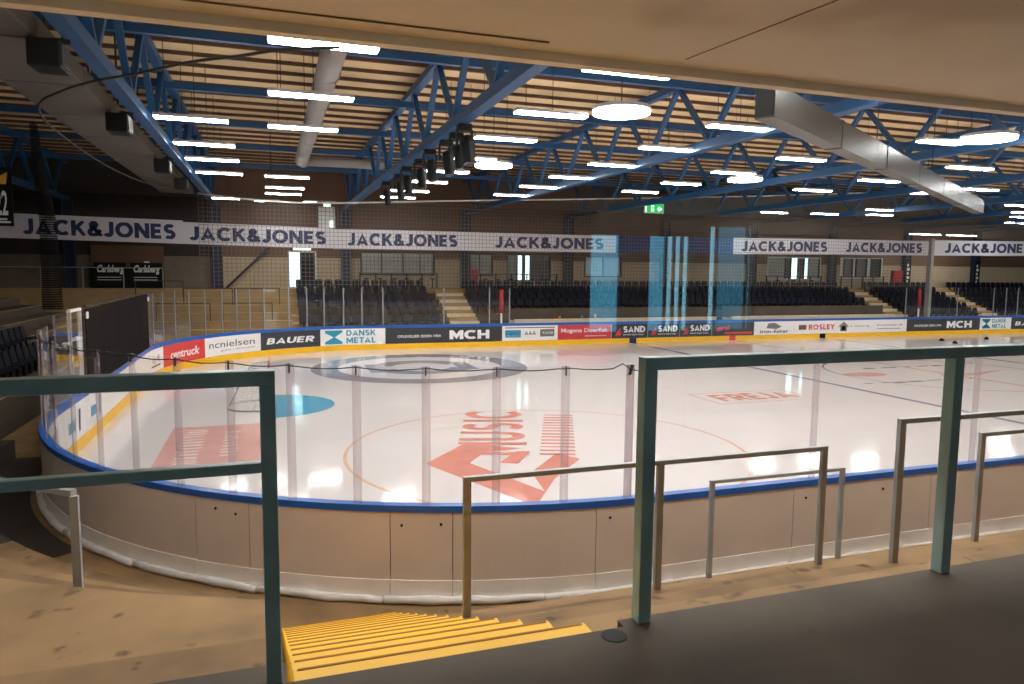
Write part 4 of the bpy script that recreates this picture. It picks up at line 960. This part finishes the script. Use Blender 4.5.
# ------------------------------------------------------------------ yellow stairs
r = thing('yellow_stairs', (4.7, -3, 0), 'bright yellow painted stairs going down from the walkway to the ice', 'stairs')
for i in range(13):
    y = -5.14 + .411 * (i - 1); z = 2.53 - .19 * i
    mb = MB().bevbox(4.1, 5.3, y if i else -5.38, y + .411, max(-.1, z - .21), z, .008); mb.build('step', M['step_yellow'], r); MB().box(4.12, 5.28, y + .388, y + .402, z, z + .002).build('tread_shade_strip', M['tread_shade'], r)  # dark strip paints the shade and gap between treads
MB().add([(4.06, -5.25, 0), (4.06, .2, 0), (4.06, .2, -.1), (4.06, -5.25, 2.3), (4.1, -5.25, 0), (4.1, .2, 0), (4.1, .2, -.1), (4.1, -5.25, 2.3)], [(0, 1, 2, 3), (7, 6, 5, 4), (0, 4, 5, 1), (1, 5, 6, 2), (2, 6, 7, 3), (3, 7, 4, 0)]).build('side_string', M['stand_riser'], r)
MB().add([(5.3, -5.25, 0), (5.3, .2, 0), (5.3, .2, -.1), (5.3, -5.25, 2.3), (5.34, -5.25, 0), (5.34, .2, 0), (5.34, .2, -.1), (5.34, -5.25, 2.3)], [(0, 1, 2, 3), (7, 6, 5, 4), (0, 4, 5, 1), (1, 5, 6, 2), (2, 6, 7, 3), (3, 7, 4, 0)]).build('side_string', M['stand_riser'], r)

# ------------------------------------------------------------------ near railings
YR = -5.36; ZT = 3.695
r = thing('near_railing', (3.0, YR, 2.62), 'greenish steel railing with middle bar, left of the yellow stairs', 'railing', 'near railings')
for x in (4.04, 1.2, -1.7): MB().bevbox(x - .025, x + .025, YR - .025, YR + .025, 2.62, ZT - .05, .004).build('post', M['rail_green'], r)
MB().bevbox(-4, 4.065, YR - .03, YR + .03, ZT - .05, ZT, .004).build('top_rail', M['rail_green'], r)
MB().bevbox(-4, 4.015, YR - .02, YR + .02, 3.355, 3.39, .004).build('middle_rail', M['rail_green'], r)
r = thing('near_railing', (7.0, YR, 2.62), 'greenish steel railing right of the yellow stairs running out of the picture', 'railing', 'near railings')
for x in (5.45, 7.05, 8.95, 10.8): MB().bevbox(x - .028, x + .028, YR - .03, YR + .03, 2.62, ZT - .05, .004).build('post', M['rail_green'], r)
MB().bevbox(5.422, 13, YR - .03, YR + .03, ZT - .05, ZT, .004).build('top_rail', M['rail_green'], r)
# low standing rails on the terrace
def srail(xs, y, z, h, label, wd=.055, wx=.06):
    r = thing('standing_rail', ((xs[0] + xs[-1]) / 2, y, z), label, 'railing', 'standing rails on the near terrace')
    for x in xs: MB().bevbox(x - wx / 2, x + wx / 2, y - .02, y + .02, z, z + h - .04, .004).build('post', M['rail'], r)
    MB().bevbox(xs[0] - wx / 2, xs[-1] + wx / 2, y - .022, y + .022, z + h - .04, z + h, .004).build('top_rail', M['rail'], r)
srail((5.44, 7.1, 8.78), -2.70, 1.36, 1.11, 'three-post grey standing rail on the terrace behind the near railing post')
srail((8.86, 10.74), -.9, .46, 1.17, 'low two-post grey standing rail nearest the boards')
srail((8.72, 10.6, 12.5), -3.57, 1.74, 1.16, 'grey standing rail crossing behind the right near railing post')
srail((10.72, 12.6, 14.4), -2.70, 1.36, 1.11, 'grey standing rail at the right picture edge')
r = thing('standing_rail', (2.64, -1.87, 1.27), 'grey standing rail in the left corner with its post beside the curved boards', 'railing', 'standing rails on the near terrace')
MB().bevbox(2.615, 2.675, -1.895, -1.845, 1.27, 2.33, .004).build('post', M['rail'], r)
MB().bar((2.645, -1.87, 2.35), (.9, -.45, 2.35), .05, .045).build('top_rail', M['rail'], r); MB().bar((.92, -.46, 1.27), (.92, -.46, 2.33), .05, .05).build('post', M['rail'], r)
# small cap set in the walkway floor, grate spots
tag(MB().disc((5.29, -5.44), .05, 2.62, 2.622, 20).build('floor_cap', M['black']), 'round dark floor cap beside the near railing post', 'floor cap')
